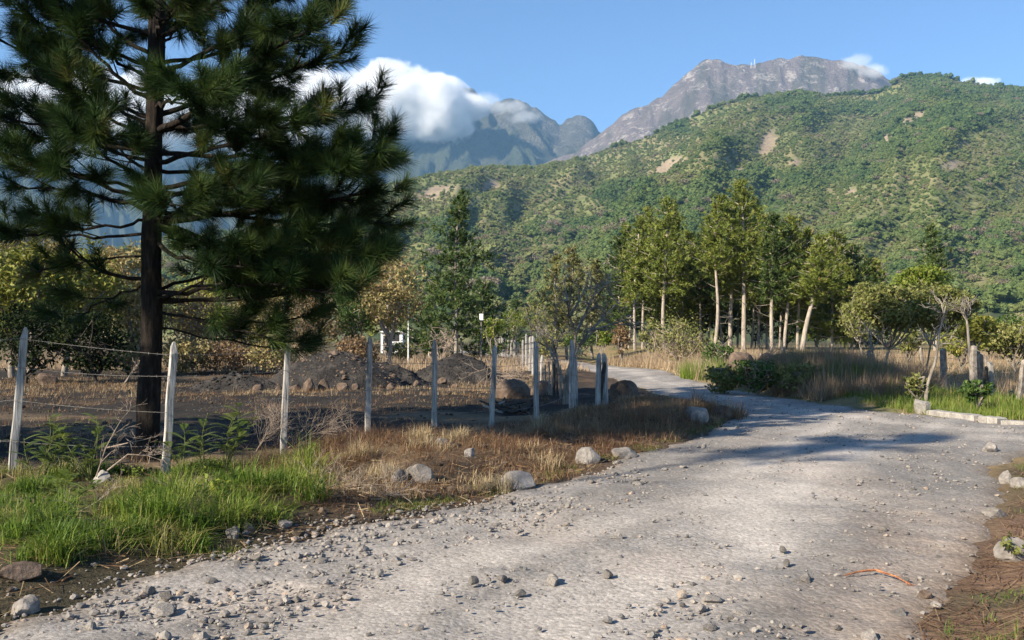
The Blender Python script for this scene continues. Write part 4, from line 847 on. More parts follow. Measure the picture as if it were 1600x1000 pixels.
def pine(px, d, top, base_z, lean, crown_from, rad, label, seed, mat=None, bark=None, tw=.22, nb=26, group=None, full=1.0, name='pine_tree', dead=6, irregular=.25):
    """Plantation pine: bare trunk with dead snags, tufted crown in whorls. px = column of the foot, top = (column, row)."""
    rng = np.random.default_rng(seed); x = (px-800)/FOC*d; zb = g1(x, d) if base_z is None else base_z; b = np.array([x, d, zb]); T = at(top[0], top[1], d+rng.normal(0, .3)); H = T[2]-zb
    e = empty(name, b); C = sway(b-[0, 0, .2], T, rng, 12, .010+lean); Geo().add(*tube(C, np.linspace(tw, .04, 12), 9)).build('trunk', bark or M_PALEBARK, e, smooth=True)
    def on(t): return np.array([np.interp(t, np.linspace(0, 1, 12), C[:, k]) for k in range(3)])
    gd = Geo()
    for k in range(dead):
        t = rng.uniform(.18, max(crown_from, .15)+.12); p = on(t); a = rng.uniform(0, 6.28); l = rng.uniform(.5, 1.6); v = np.array([math.cos(a), math.sin(a), rng.uniform(-.1, .5)])*l
        gd.add(*tube(bez(p, p+v*.5+[0, 0, -.1], p+v, 4), [.035, .028, .018, .008], 4)); q = p+v*.6; gd.add(*tube([q, q+v*.3+rng.normal(0, .2, 3)], [.014, .006], 3))
    if dead: gd.build('dead_branch', M_GREYBARK, e)
    gc = Geo(); gl = Geo(); tips = []; dr = []
    n = int(nb*full)
    for k in range(n):
        t = crown_from+(1-crown_from)*((k+rng.uniform())/n)**.95; u = (t-crown_from)/(1-crown_from); p = on(min(t, .995)); a = k*2.39996+rng.normal(0, .3)
        rr = rad*(np.clip(1.10-u, .07, 1)**.9)*1.12*(min(1, .62+u*2.6))*rng.uniform(1-irregular*1.6, 1+irregular); el = .15+.5*u+rng.normal(0, .15)
        v = np.array([math.cos(a), math.sin(a), el])*rr; m_ = p+v*.5+[0, 0, -.08*rr]; q = p+v; cc = bez(p, m_, q, 5); gl.add(*tube(cc[::2], np.linspace(.05, .012, 3), 3))
        nt2 = max(5, int(rr*7.5))
        for j in range(nt2):
            s = rng.uniform(.3, 1.0); c = cc[int(s*4)]+rng.normal(0, .16+.13*rr*s, 3)*[1, 1, .62]; tips.append(c); dr.append(unit(v)*.6+rng.normal(0, .5, 3)+[0, 0, .65])
    for j in range(6): tips.append(T+rng.normal(0, .12, 3)-[0, 0, .25*j*.5]); dr.append(np.array([0, 0, 1.0])+rng.normal(0, .3, 3))
    gl.build('limb', bark or M_PALEBARK, e)
    tips = np.array(tips); tv = np.clip(rng.normal(.45, .2, len(tips)), 0, 1); tuft(gc, tips, np.array(dr), .42, 12, .10, rng, spread=1.1, back=.3, tintv=tv, fall=.12)
    gc.build('crown', mat or M_PINE, e); tag(e, label, 'pine tree', group); return e
# plantation of pines beyond the road bend (foot column, distance, top, crown start, radius ...)
GR = 'pines of the grove beyond the road bend'
GROVE = [
 (972,92,(968,372),.30,2.6,.20,'short pine at the left end of the grove, beside the feathery trees'),
 (992,86,(1001,340),.40,2.1,.20,'second pine from the left of the grove with a pale slim trunk'),
 (1004,90,(1014,328),.42,2.2,.19,'third pine from the left of the grove, close behind a taller one'),
 (1037,84,(1043,312),.42,2.7,.26,'pine with low forked snags topping the left half of the grove'),
 (1066,94,(1072,362),.25,2.5,.18,'leafy pine right of the left peak of the grove'),
 (1094,92,(1100,362),.42,1.9,.16,'thin half-bare pine in the gap between the two halves of the grove'),
 (1116,83,(1126,306),.55,1.9,.24,'slim reddish pine at the left flank of the tallest one'),
 (1141,87,(1142,322),.40,2.2,.30,'pine with a knobbly pale lower trunk before the tallest one'),
 (1162,84,(1158,283),.42,3.0,.32,'tallest pine of the grove with a thick pale trunk'),
 (1186,92,(1190,335),.35,2.4,.2,'pine just right of the tallest one, trunk hidden'),
 (1206,82,(1210,334),.42,2.3,.26,'straight pale pine with snags right of the tallest one'),
 (1224,83,(1238,340),.42,2.2,.22,'pine with a slim pale trunk, fourth from the right end of the grove'),
 (1246,85,(1262,358),.44,2.1,.2,'slender leaning pine behind the thick leaning trunk'),
 (1253,80,(1284,372),.50,2.2,.32,'pine with a thick pale trunk leaning to the right'),
 (1300,86,(1306,364),.12,3.6,.2,'bushy pine at the right shoulder of the grove'),
 (1330,88,(1334,386),.10,3.8,.2,'bushy dark pine right of the shoulder of the grove'),
 (982,96,(980,352),.30,2.0,.18,'pine behind the left end of the grove'),
 (1052,97,(1056,340),.35,2.2,.18,'pine behind the left peak of the grove'),
 (1080,98,(1084,368),.25,2.6,.16,'low pine filling the gap of the grove'),
 (1132,95,(1134,318),.40,2.0,.18,'pine just behind the tallest one on its left'),
 (1174,96,(1177,310),.40,2.2,.2,'pine close behind the tallest one on its right'),
 (1218,96,(1222,352),.35,2.0,.18,'pine behind the straight pale one'),
 (1276,96,(1282,385),.25,2.2,.18,'pine behind the thick leaning trunk'),
 (1028,99,(1030,350),.25,2.3,.17,'pine half hidden behind the left peak on its left'),
 (1106,97,(1110,345),.25,2.6,.16,'pine filling the middle of the grove'),
 (1152,100,(1153,330),.25,2.3,.17,'pine hidden behind the tallest one'),
 (1198,99,(1200,342),.25,2.3,.17,'pine hidden behind the straight pale one'),
 (1246,100,(1250,368),.2,2.3,.17,'pine hidden behind the slender leaning one'),
 (1298,99,(1304,392),.15,2.4,.17,'low pine behind the right shoulder of the grove'),
 (1362,92,(1366,408),.10,3.6,.2,'small bushy pine at the right end of the grove')]
for k, (px, d, top, cf, rad, tw, lab) in enumerate(GROVE):
    pine(px, d, top, None, .006, max(cf-.04, .08), rad*1.12, lab, 300+k, M_PINE if k % 5 else M_DPINE, tw=tw*.72, nb=46, full=1.15, group=GR, dead=8 if cf > .3 else 2)
pine(1462, 78, (1455, 354), None, .004, .12, 2.7, 'single bushy pine rising behind the yellow-green tree on the right', 340, M_DPINE, nb=46, full=1.2, dead=2, irregular=.35)
pine(712, 68, (722, 303), 0.0, .006, .18, 2.7, 'lone slender pine with a bare grey lower trunk in mid field', 341, M_DPINE, M_GREYBARK, tw=.16, nb=58, irregular=.55, dead=5)
pine(603, 80, (606, 372), 0.0, .006, .2, 2.2, 'pine top showing behind the drying tree', 342, M_PINE, nb=30)
pine(672, 78, (678, 440), 0.0, .01, .05, 3.2, 'low spreading conifer left of the lone pine', 343, M_DPINE, nb=34, dead=0)
pine(752, 80, (758, 440), 0.0, .01, .05, 3.0, 'low dense conifer right of the lone pine', 344, M_DPINE, nb=36, dead=0)
pine(800, 110, (806, 470), 0.0, .01, .05, 3.0, 'distant dark conifer above the white posts', 345, M_DPINE, nb=24, dead=0)
for k, (px, top, rad, lab) in enumerate(((862,(868,402),2.0,'feathery thin tree left of its two neighbours at the road bend'), (886,(893,388),2.2,'tallest feathery tree of the three at the road bend'), (926,(932,408),2.4,'feathery tree next to the left end of the pine grove'))):
    pine(px, 72+3*k, top, 0.1, .012, .16, rad, lab, 350+k, M_FEATH, M_GREYBARK, tw=.13, nb=27, group='feathery trees at the road bend', name='feathery_tree', dead=9, irregular=.45)['category'] = 'tree'

def broad(px, d, base_row, crown, label, seed, mat, bark=None, n_leaf=3600, leaf=.17, name='broadleaf_tree', cat='tree', tw=.14, limbs=7, group=None, forkh=.35, clump=.42, aspect=.55, depth=1.0, nclump=46, bare=0.0, lean=0.0, up=.12, tbias=0.0):
    """Broadleaf tree or shrub: trunk, forked limbs, twigs, leaves in clumps. crown = (centre column, centre row, half width px, half height px)."""
    rng = np.random.default_rng(seed); m_ = d/FOC; x = (px-800)/FOC*d; zb = g1(x, d); b = np.array([x, d, zb]); cc = at(crown[0], crown[1], d); S = np.array([crown[2]*m_, crown[2]*m_*depth, crown[3]*m_])
    e = empty(name, b); fork = b+(cc-b)*forkh+[lean*m_, 0, 0]; fork[2] = zb+(cc[2]-zb)*forkh
    gt = Geo(); gt.add(*tube(sway(b-[0, 0, .12], fork, rng, 6, .05), np.linspace(tw, tw*.75, 6), 8)); gt.build('trunk', bark or M_GREYBARK, e, smooth=True)
    gl = Geo(); ends = []
    for k in range(limbs):
        a = k*2.4+rng.normal(0, .4); r = rng.uniform(.35, .85); q = cc+S*[math.cos(a)*r, math.sin(a)*r, rng.uniform(-.35, .75)]
        c = sway(fork, q, rng, 6, .09); gl.add(*tube(c, np.linspace(tw*.6, .02, 6), 5))
        for j in range(4):
            p = c[rng.integers(2, 6)]; q2 = cc+S*unit(rng.normal(size=3)+[0, 0, .3])*rng.uniform(.55, .97); q2 = p+(q2-p)*rng.uniform(.35, .8); c2 = sway(p, q2, rng, 3, .1); gl.add(*tube(c2, np.linspace(.022, .008, 3), 3)); ends.append(q2)
            for i in range(2): q3 = q2+rng.normal(0, .22, 3)*S*.9; gl.add(*tube([q2, q3], [.009, .004], 3)); ends.append(q3)
    gl.build('limb', bark or M_GREYBARK, e)
    if n_leaf:
        n_leaf = int(n_leaf*.56); leaf *= 1.28
        dirs = unit(rng.normal(size=(nclump, 3))+[0, 0, .25]); r = rng.uniform(.45, 1.0, nclump)**.6; cen = cc+S*dirs*r[:, None]*.86
        cen = np.concatenate([cen, np.array(ends)[rng.permutation(len(ends))[:nclump//2]]]); k = rng.integers(0, len(cen), n_leaf)
        sp = np.minimum(clump*S.mean(), .75)*rng.uniform(.5, 1.15, len(cen)); off_ = unit(rng.normal(size=(n_leaf, 3)))*(rng.uniform(0, 1, n_leaf)**.5)[:, None]*sp[k][:, None]*[1, 1, .7]
        Pq = cen[k]+off_; Pq[:, 2] = np.maximum(Pq[:, 2], zb+.05); ct = rng.normal(0, .17, len(cen)); g = Geo(); leaves(g, Pq, leaf, rng, up=up, aspect=aspect, tint=np.clip(rng.normal(.45+tbias, .2, n_leaf)+ct[k], 0, 1)); g.build('crown', mat, e)
    tag(e, label, cat, group); return e
# low dry thicket behind the burnt field and the woods further back
for k, (px, d, cr, lab, mt) in enumerate(((285,42,(285,556,45,30),'low tan thicket just right of the big pine trunk',M_YELLOW),(350,43,(350,558,46,28),'low rusty thicket behind the black ridge',M_RUST),(425,43,(425,556,46,30),'low tan thicket left of the broad soil mound',M_YELLOW),(560,44,(560,548,36,22),'low rusty thicket behind the soil mounds',M_RUST),(200,43,(200,560,50,30),'low straw-coloured thicket behind the pine trunk foot',M_YELLOW))):
    broad(px, d, 590, cr, lab, 580+k, mt, M_TWIG, 3200, .12, 'thicket', 'shrub', tw=.03, limbs=10, forkh=.1, nclump=60)
for k, px in enumerate((-60, 30, 120, 215, 300, 385, 470, 540)):
    broad(px, 72+4*(k % 3), 560, (px, 490+8*(k % 2), 52, 46), 'leafy tree in the belt behind the left field', 590+k, (M_GREEN, M_OLIVE, M_YG)[k % 3], M_GREYBARK, 3200, .24, tw=.12, forkh=.15, nclump=56, group='tree belt behind the left field')
# understory behind the grove
for k, px in enumerate((965, 1010, 1050, 1090, 1130, 1180, 1230, 1275, 1320)):
    broad(px, 100+3*(k % 3), 545, (px, 508-8*(k % 2), 34, 34), 'dark leafy understory tree behind the grove trunks', 560+k, M_SHADE_GREEN if k % 2 else M_GREEN, M_DARKBARK, 2200, .26, 'understory_tree', 'tree', tw=.1, forkh=.2, nclump=40, group='understory behind the grove')
# three tall bare-stemmed pines left of the view, their tops shade the road
for x_, y_, H_, lab in ((*casting(28.5, 0, (5.6, 14.4)), 17.5, 'tall pine with a high small crown, left and behind the row'),):
    d_ = 40.0; e = pine(800+x_/d_*FOC, d_, (800+x_/d_*FOC, HOR-(H_-EYE)/d_*FOC), 0.0, .004, .84, 1.5, lab, int(700+H_), M_DPINE, tw=.12, nb=15); e.location.y = y_
# left background
broad(20, 39, 600, (25,450,85,80), 'yellow-green tree at the far left edge', 401, M_YG, n_leaf=9000, nclump=90, leaf=.17)
broad(100, 41, 600, (118,460,75,80), 'yellow-leaved tree left of the big pine trunk', 402, M_YG, n_leaf=8500, nclump=90, leaf=.16)
broad(205, 44, 600, (205,455,70,85), 'tan leaved tree directly behind the big pine trunk', 403, M_YELLOW, n_leaf=8000, nclump=90, leaf=.16)
broad(45, 46, 600, (60,398,80,40), 'dry tan tree crown above the yellow-green trees at far left', 415, M_YELLOW, n_leaf=3800, leaf=.16)
broad(40, 34.5, 608, (50,525,75,62), 'evergreen shrub darkened to look shaded at the far left field edge', 404, M_SHADE_GREEN, M_DARKBARK, 5200, .12, 'shrub', 'shrub', tw=.07, limbs=9, forkh=.15)
broad(150, 34, 608, (140,535,62,62), 'evergreen shrub darkened to look shaded left of the big pine trunk', 405, M_SHADE_GREEN, M_DARKBARK, 4800, .12, 'shrub', 'shrub', tw=.07, limbs=9, forkh=.15)
broad(300, 46, 590, (310,515,66,74), 'rusty dry shrub just right of the big pine trunk', 406, M_RUST, M_GREYBARK, 5200, .12, 'shrub', 'shrub', tw=.06, limbs=9, forkh=.1, nclump=80)
broad(400, 47, 590, (405,512,72,72), 'pale tan thicket behind the low black ridge', 407, M_YELLOW, M_GREYBARK, 5600, .12, 'shrub', 'shrub', tw=.06, limbs=9, forkh=.1, nclump=80)
broad(340, 52, 590, (350,480,85,75), 'yellow-green tree right of the big pine trunk', 408, M_YG, nclump=80, n_leaf=8000, leaf=.17)
broad(470, 52, 590, (478,512,66,62), 'rust-coloured shrub behind the broad soil mound', 409, M_RUST, M_GREYBARK, 4200, .12, 'shrub', 'shrub', tw=.06, limbs=8, forkh=.1, nclump=70)
broad(455, 58, 590, (455,475,60,65), 'green tree behind the rusty shrub', 410, M_GREEN, nclump=70, n_leaf=6000, leaf=.18)
broad(555, 54, 560, (552,500,32,40), 'bright green shrub left of the drying tree', 411, M_GREEN, n_leaf=2600, leaf=.14, name='shrub', cat='shrub', tw=.06)
broad(612, 55, 545, (605,455,66,68), 'drying tree with tan curled leaves beside the lone pine', 412, M_YELLOW, M_PALEBARK, 7500, .17, nclump=70, tbias=.1)
broad(628, 62, 560, (628,548,30,14), 'low olive scrub before the white shed', 416, M_OLIVE, M_GREYBARK, 1600, .13, 'shrub', 'shrub', tw=.04, limbs=8, forkh=.1)
broad(690, 50, 560, (690,530,36,28), 'leafless grey shrub in front of the lone pine', 413, M_TWIG, M_TWIG, 0, name='shrub', cat='shrub', tw=.035, limbs=10, forkh=.25)
broad(500, 40, 560, (500,575,30,22), 'pale bare weed before the broad soil mound', 414, M_TWIG, M_TWIG, 0, name='weed', cat='weed', tw=.02, limbs=7, forkh=.3)
# middle
for k, (px, d, cr, lab, mt) in enumerate(((770,64,(770,512,18,22),'light green shrub left of the far white posts',M_BRIGHT),(798,88,(800,505,22,26),'yellow-green shrub behind the far white posts',M_BRIGHT),(835,66,(838,495,26,38),'small olive tree right of the far white posts',M_OLIVE),(855,58,(858,540,26,26),'dry olive shrub under the feathery trees',M_OLIVE),(940,60,(945,522,17,20),'small bright green shrub at the far road edge',M_BRIGHT),(972,57,(972,525,15,24),'rusty dead shrub at the far road edge',M_RUST),(900,64,(905,535,30,22),'green shrub behind the bare forked tree',M_GREEN),(1018,62,(1018,525,22,26),'green shrub under the left pines',M_OLIVE))):
    broad(px, d, 560, cr, lab, 430+k, mt, n_leaf=1500, leaf=.14, name='shrub', cat='shrub', tw=.05, limbs=7, forkh=.2, nclump=30)
broad(1062, 50, 575, (1062,530,55,38), 'wide olive thorn bush in front of the grove', 440, M_OLIVE, M_TWIG, 3600, .10, 'shrub', 'shrub', tw=.06, limbs=14, forkh=.15)
broad(1120, 42, 575, (1122,556,28,24), 'dark green bush beside the round boulder on the bank', 441, M_GREEN, M_GREYBARK, 1800, .10, 'shrub', 'shrub', tw=.04, limbs=8, forkh=.2)
for k, (px, d_, cr, lab, mt) in enumerate(((1125,27.5,(1128,592,30,24),'low bush at the left end of the shaded bank',M_OLIVE),(1180,27,(1182,588,38,28),'bush with thin stems in the middle of the shaded bank',M_GREEN),(1245,26.5,(1248,592,38,26),'bush at the right end of the shaded bank',M_OLIVE),(1215,30,(1215,575,45,18),'olive bush crowning the shaded bank',M_OLIVE))):
    broad(px, d_, 610, cr, lab, 445+k, mt, M_TWIG, 2600, .085, 'shrub', 'shrub', tw=.025, limbs=12, forkh=.1, nclump=50)
# bare forked tree in the shade at the fence corner
bt = empty('bare_tree', ((884-800)/FOC*23.5, 23.5, 0)); rng = np.random.default_rng(9); d = 23.5
Geo().add(*tube([at(884,640,d), at(884,605,d), at(888,580,d), at(896,560,d)], [.085,.07,.06,.05], 8)).build('trunk', M_GREYBARK, bt, smooth=True)
MAIN = [[(896,560),(905,540),(918,520),(940,500),(965,472)],[(896,560),(900,520),(890,495),(886,470),(882,440)],[(884,603),(872,575),(858,545),(842,520)],[(905,540),(930,515),(960,505),(985,498)],[(890,495),(905,470),(915,450)],[(900,520),(915,490),(925,465),(945,445)],[(872,575),(868,548),(862,530)]]
def twigs(g, p, v, l, depth, rng, r):
    q = p+unit(v+rng.normal(0, .35, 3))*l; g.add(*tube(sway(p, q, rng, 4, .08), np.linspace(r, r*.6, 4), 4))
    if depth:
        for k in range(3): twigs(g, p+(q-p)*rng.uniform(.4, 1), unit(q-p)+rng.normal(0, .45, 3)+[0, 0, .1], l*.66, depth-1, rng, r*.6)
for pts in MAIN:
    g = Geo(); P = [at(*p, d+rng.normal(0, .12)*k) for k, p in enumerate(pts)]; g.add(*tube(P, np.linspace(.042, .012, len(P)), 6))
    for p, q in zip(P[1:], P[2:]+[P[-1]+(P[-1]-P[-2])]):
        for j in range(3): twigs(g, p, q-p+rng.normal(0, .1, 3), .42, 2, rng, .013)
    g.build('limb', M_GREYBARK, bt)
tag(bt, 'bare dark forked tree growing in the fence line at the bend', 'tree')
# right side
broad(1388, 34, 600, (1395,480,80,38), 'spreading olive thorn tree with a pale forked trunk', 450, M_OLIVE, M_GREYBARK, 17000, .105, tw=.06, limbs=12, forkh=.42, lean=-2, nclump=80, clump=.3)
broad(1440, 36, 600, (1470,482,58,40), 'slanting thorn tree with a thin grey stem on the right', 451, M_OLIVE, M_GREYBARK, 12000, .105, tw=.04, limbs=9, forkh=.45, nclump=60, clump=.3)
broad(1440, 50, 560, (1440,440,40,28), 'bright yellow-green tree crown before the single bushy pine', 452, M_BRIGHT, M_GREYBARK, 4600, .15, tw=.1, limbs=8)
broad(1522, 26, 590, (1528,515,32,24), 'leafy regrowth sprouting above the thick corner posts', 453, M_YG, M_PALEBARK, 3600, .09, tw=.035, limbs=7, forkh=.7)
broad(1585, 40, 560, (1585,530,55,26), 'dense olive-brown bush at the right edge', 454, M_OLIVE, M_GREYBARK, 4200, .12, 'shrub', 'shrub', tw=.06, limbs=8, forkh=.2, tbias=.1)
broad(1600, 60, 560, (1590,510,60,18), 'green bush behind the olive-brown one at the right edge', 455, M_GREEN, M_GREYBARK, 2600, .16, 'shrub', 'shrub', tw=.06, limbs=8, forkh=.2)
broad(1345, 58, 560, (1340,500,40,40), 'olive tree at the foot of the right end of the grove', 456, M_OLIVE, M_GREYBARK, 3000, .13, tw=.07)
broad(1690, 34, 560, (1690,500,60,40), 'olive tree just right of the view', 457, M_OLIVE, M_GREYBARK, 3000, .13, tw=.07)
for k, (px, d, cr, lab, mt) in enumerate(((1500,40,(1505,535,40,24),'green bush behind the corner posts',M_YG),(1418,42,(1420,530,34,20),'green bush behind the spreading thorn tree',M_OLIVE),(1330,33,(1328,572,16,14),'small leafy shrub in the tall dry grass right of the bank',M_GREEN),(1528,20.8,(1525,608,24,16),'low dark-leaved shrub in green grass below the corner posts',M_GREEN),(1436,22.5,(1430,600,20,18),'low shrub at the foot of the slanting sapling',M_OLIVE))):
    broad(px, d, 600, cr, lab, 470+k, mt, n_leaf=1300, leaf=.085 if d < 30 else .13, name='shrub', cat='shrub', tw=.03, limbs=8, forkh=.2, nclump=26)
# slim pale saplings on the right bank
def sapling(pts, d, rad, label, seed):
    r = np.random.default_rng(seed); P = np.array([at(*p, d+r.normal(0, .05)) for p in pts]); P[0, 2] = g1(P[0, 0], P[0, 1])-.08; e = empty('sapling', P[0])
    t = np.linspace(0, 1, 14); s = np.linspace(0, 1, len(P)); C = np.stack([np.interp(t, s, P[:, k]) for k in range(3)], 1); Geo().add(*tube(C, np.linspace(rad, rad*.35, 14), 7)).build('stem', M_GREYBARK, e, smooth=True)
    g = Geo()
    for k in range(7): i = r.integers(5, 14); twigs(g, C[i], np.array([r.normal(0, .6), r.normal(0, .4), 1]), .4, 2, r, rad*.35)
    g.build('branch', M_GREYBARK, e); tag(e, label, 'sapling')
sapling([(1446,622),(1449,600),(1462,565),(1468,520),(1478,478)], 22.3, .05, 'slanting pale sapling growing from the green grass bank', 1)
sapling([(1368,595),(1366,560),(1358,528)], 29, .05, 'short pale sapling with a cut top left of the thorn tree', 2)
sapling([(1520,550),(1512,510),(1509,490)], 24.2, .045, 'pale forked sprout rising from the corner posts', 3)

# ------------------------------------------------------------------ ground cover
M_GRASS = leafmat('green_grass', [(0, (0.055, 0.105, 0.014)), (0.5, (0.13, 0.20, 0.022)), (0.8, (0.22, 0.25, 0.045)), (1, (0.36, 0.29, 0.13))], .35)
M_STRAW = leafmat('straw', [(0, (0.105, 0.052, 0.026)), (0.35, (0.22, 0.128, 0.064)), (0.7, (0.36, 0.265, 0.145)), (1, (0.48, 0.39, 0.235))], .25)
M_DRY = leafmat('tall_dry_grass', [(0, (0.21, 0.14, 0.085)), (0.5, (0.37, 0.265, 0.165)), (1, (0.50, 0.395, 0.255))], .3)
def sample(poly, n, rng, seed_mask=None, thr=0, sc=1.0):
    P = np.array(poly, float); lo, hi = P.min(0), P.max(0); out = []; tot = 0
    while tot < n:
        x = rng.uniform(lo[0], hi[0], n*2); y = rng.uniform(lo[1], hi[1], n*2); ok = inpoly(x, y, P)
        if seed_mask is not None: ok &= fbm(x*sc, y*sc, seed_mask, 3) > thr
        out.append(np.c_[x, y][ok]); tot += ok.sum()
    q = np.concatenate(out)[:n]; return q[:, 0], q[:, 1]
def tufts(g, x, y, per, h, w, rng, spread=.06, lean=.35, tint=(.2, .8), hvar=.3, simple=False):
    n = len(x); X_ = np.repeat(x, per)+rng.normal(0, spread, n*per); Y_ = np.repeat(y, per)+rng.normal(0, spread, n*per); Z_ = gz(X_, Y_)-.01
    hh = np.repeat(h*rng.lognormal(0, hvar, n), per)*rng.uniform(.55, 1.1, n*per); tv = np.repeat(rng.uniform(*tint, n), per)+rng.normal(0, .12, n*per)
    blades(g, np.c_[X_, Y_, Z_], hh, w, rng, lean, np.clip(tv, 0, 1), simple=simple)
def stuff(g, name, mat, label, cat='grass'):
    o = g.build(name, mat); tag(o, label, cat, kind='stuff'); return o
rng = np.random.default_rng(55)
# green grass, lower left
green = polyG([(-160,930),(0,905),(60,905),(150,890),(300,872),(400,845),(470,815),(515,785),(520,750),(480,722),(400,728),(300,735),(200,740),(100,735),(0,735),(-160,740)])
g = Geo()
def clumps(poly, n, per, h, w, sp, lean, tint, seed=None, thr=0, sc=1.0, gap=.06):
    x, y = sample(poly, n, rng, seed, thr, sc); m = road_sd(x, y) > gap; tufts(g, x[m], y[m], per, h, w, rng, sp, lean, tint, .35)
clumps(green, 95, 100, .16, .0105, .06, .95, (.1, .7), 71, .53, 1.6); clumps(green, 90, 70, .11, .008, .07, 1.0, (.2, .8), 71, .50, 1.6)
clumps(green, 90, 60, .17, .006, .09, 1.2, (.84, 1.0), 72, .48, 1.2, .1); clumps(green, 420, 14, .07, .006, .09, 1.1, (.3, 1.0))
clumps(polyG([(300,872),(400,845),(470,815),(500,790),(420,770),(300,790),(150,820),(140,885)]), 40, 95, .19, .0115, .07, .95, (.2, .7), gap=.08)
clumps(polyG([(-100,880),(0,870),(90,860),(110,800),(0,790),(-120,800)]), 24, 95, .20, .0115, .07, .95, (.2, .65), gap=.08)
clumps(polyG([(400,745),(470,725),(515,750),(500,790),(430,780)]), 22, 90, .17, .008, .07, 1.0, (.5, 1.0), gap=.08)
stuff(g, 'grass', M_GRASS, 'lush green grass with some straw on the verge in the lower left')
g = Geo(); q = G(58, 903); x = q[0]+rng.normal(0, .09, 9); y = q[1]+rng.normal(0, .05, 9); tufts(g, x, y, 46, .17, .008, rng, .04, .65, (.3, .75))
o = g.build('grass_tuft', M_GRASS); tag(o, 'separate bright green grass tuft nearest the lower left corner', 'grass tuft')
# straw and brown stubble on the verge
verge = polyG([(470,815),(540,800),(640,790),(800,775),(920,742),(1040,697),(1140,655),(1150,648),(1100,632),(1010,625),(930,640),(840,660),(760,672),(680,668),(570,690),(480,722),(520,755)])
g = Geo(); x, y = sample(verge, 1900, rng, 73, .42, 1.0); m = road_sd(x, y) > .05; tufts(g, x[m], y[m], 18, .10, .006, rng, .08, 1.0, (.0, .5))
x, y = sample(verge, 230, rng, 74, .5, .8); m = road_sd(x, y) > .1; tufts(g, x[m], y[m], 34, .15, .006, rng, .06, .9, (.5, .9))
x, y = sample(polyG([(820,700),(1040,690),(1140,652),(1040,640),(900,650),(800,680)]), 700, rng); m = road_sd(x, y) > .1; tufts(g, x[m], y[m], 18, .19, .007, rng, .09, .7, (.05, .65), simple=True)
x, y = sample(verge, 1500, rng, 78, .44, .7); m = road_sd(x, y) > .25; tufts(g, x[m], y[m], 10, .17, .004, rng, .10, 1.7, (.0, .3)); x, y = sample(polyG([(380,735),(480,718),(560,690),(600,700),(560,745),(480,760),(400,745)]), 350, rng); tufts(g, x, y, 12, .24, .004, rng, .10, 1.6, (.0, .35))
stuff(g, 'dry_grass', M_STRAW, 'brown and straw-coloured grass on the verge between fence and road')
g = Geo()
for px, py, n_ in ((845,672+6,7),(655,712,8),(720,712,6),(562,735,9),(600,760,7),(760,765,7)):
    q = G(px, py); tufts(g, q[0]+rng.normal(0, .09, n_), q[1]+rng.normal(0, .09, n_), 60, .2, .006, rng, .05, .75, (.8, 1.0))
stuff(g, 'straw_tufts', M_STRAW, 'pale straw tufts standing out among the brown verge grass')
for k, (px, py, lab) in enumerate(((1120,640,'dry brown grass clump on the rock at the road bend'),)):
    g = Geo(); q = ((1115-800)/FOC*19.6, 19.6); tufts(g, q[0]+rng.normal(0, .3, 40), q[1]+rng.normal(0, .22, 40), 40, .34, .008, rng, .06, .5, (.2, .7)); o = g.build('grass_tuft', M_STRAW); tag(o, lab, 'grass tuft')
# dead stalks, leaves and clods strewn over the verge soil
def litter(poly, n, lmin, lmax, wd_, label, name, gap=-.15, tint=(0, .8), zoff=.012):
    x, y = sample(poly, n, rng); m = road_sd(x, y) > gap; x, y = x[m], y[m]; n_ = len(x); a = rng.uniform(0, 6.28, n_); l = rng.uniform(lmin, lmax, n_); z = gz(x, y)+zoff+rng.uniform(0, .03, n_)
    c = np.c_[x, y, z]; v = np.c_[np.cos(a)*l, np.sin(a)*l, rng.normal(0, .25, n_)*l]; s_ = np.c_[-np.sin(a), np.cos(a), rng.normal(0, .5, n_)]*wd_
    g = Geo(); g.add(np.stack([c-v-s_, c-v+s_, c+v+s_*.5, c+v-s_*.5], 1).reshape(-1, 3), np.arange(4*n_).reshape(-1, 4), np.repeat(rng.uniform(*tint, n_), 4)); stuff(g, name, M_STRAW, label, 'litter')
allverge = polyG([(-200,960),(0,985),(120,915),(350,870),(520,828),(800,772),(920,738),(1050,692),(1150,650),(1010,620),(840,655),(680,665),(480,718),(250,735),(-200,735)])
litter(allverge, 9000, .03, .12, .0035, 'dead stalks and leaf scraps on the left verge', 'verge_litter')
g = Geo(); x, y = sample(allverge, 4200, rng, 91, .42, 1.5); m = road_sd(x, y) > -.05; x, y = x[m], y[m]; scatter_rocks(g, x, y, np.clip(rng.lognormal(math.log(.018), .55, len(x)), .006, .07), rng, 1, .7, .3)
M_CLOD = surf('soil_clods', [(0.0, (0.030, 0.024, 0.018)), (0.5, (0.075, 0.055, 0.038)), (1.0, (0.13, 0.095, 0.065))], 8, bstr=.4, bdist=.006, bscale=40, attr='tint')
stuff(g, 'soil_clods', M_CLOD, 'crumbled dark soil clods on the left verge', 'soil')
g = Geo(); x, y = sample([(-12,13),(-4,12.4),(-2,15.2),(0.6,20),(1.6,30),(-16,40)], 2600, rng, 92, .45, .8); scatter_rocks(g, x, y, np.clip(rng.lognormal(math.log(.025), .5, len(x)), .01, .10), rng, 1, .6, .3); stuff(g, 'burnt_clods', M_CLOD, 'dark burnt clods scattered over the field', 'soil')
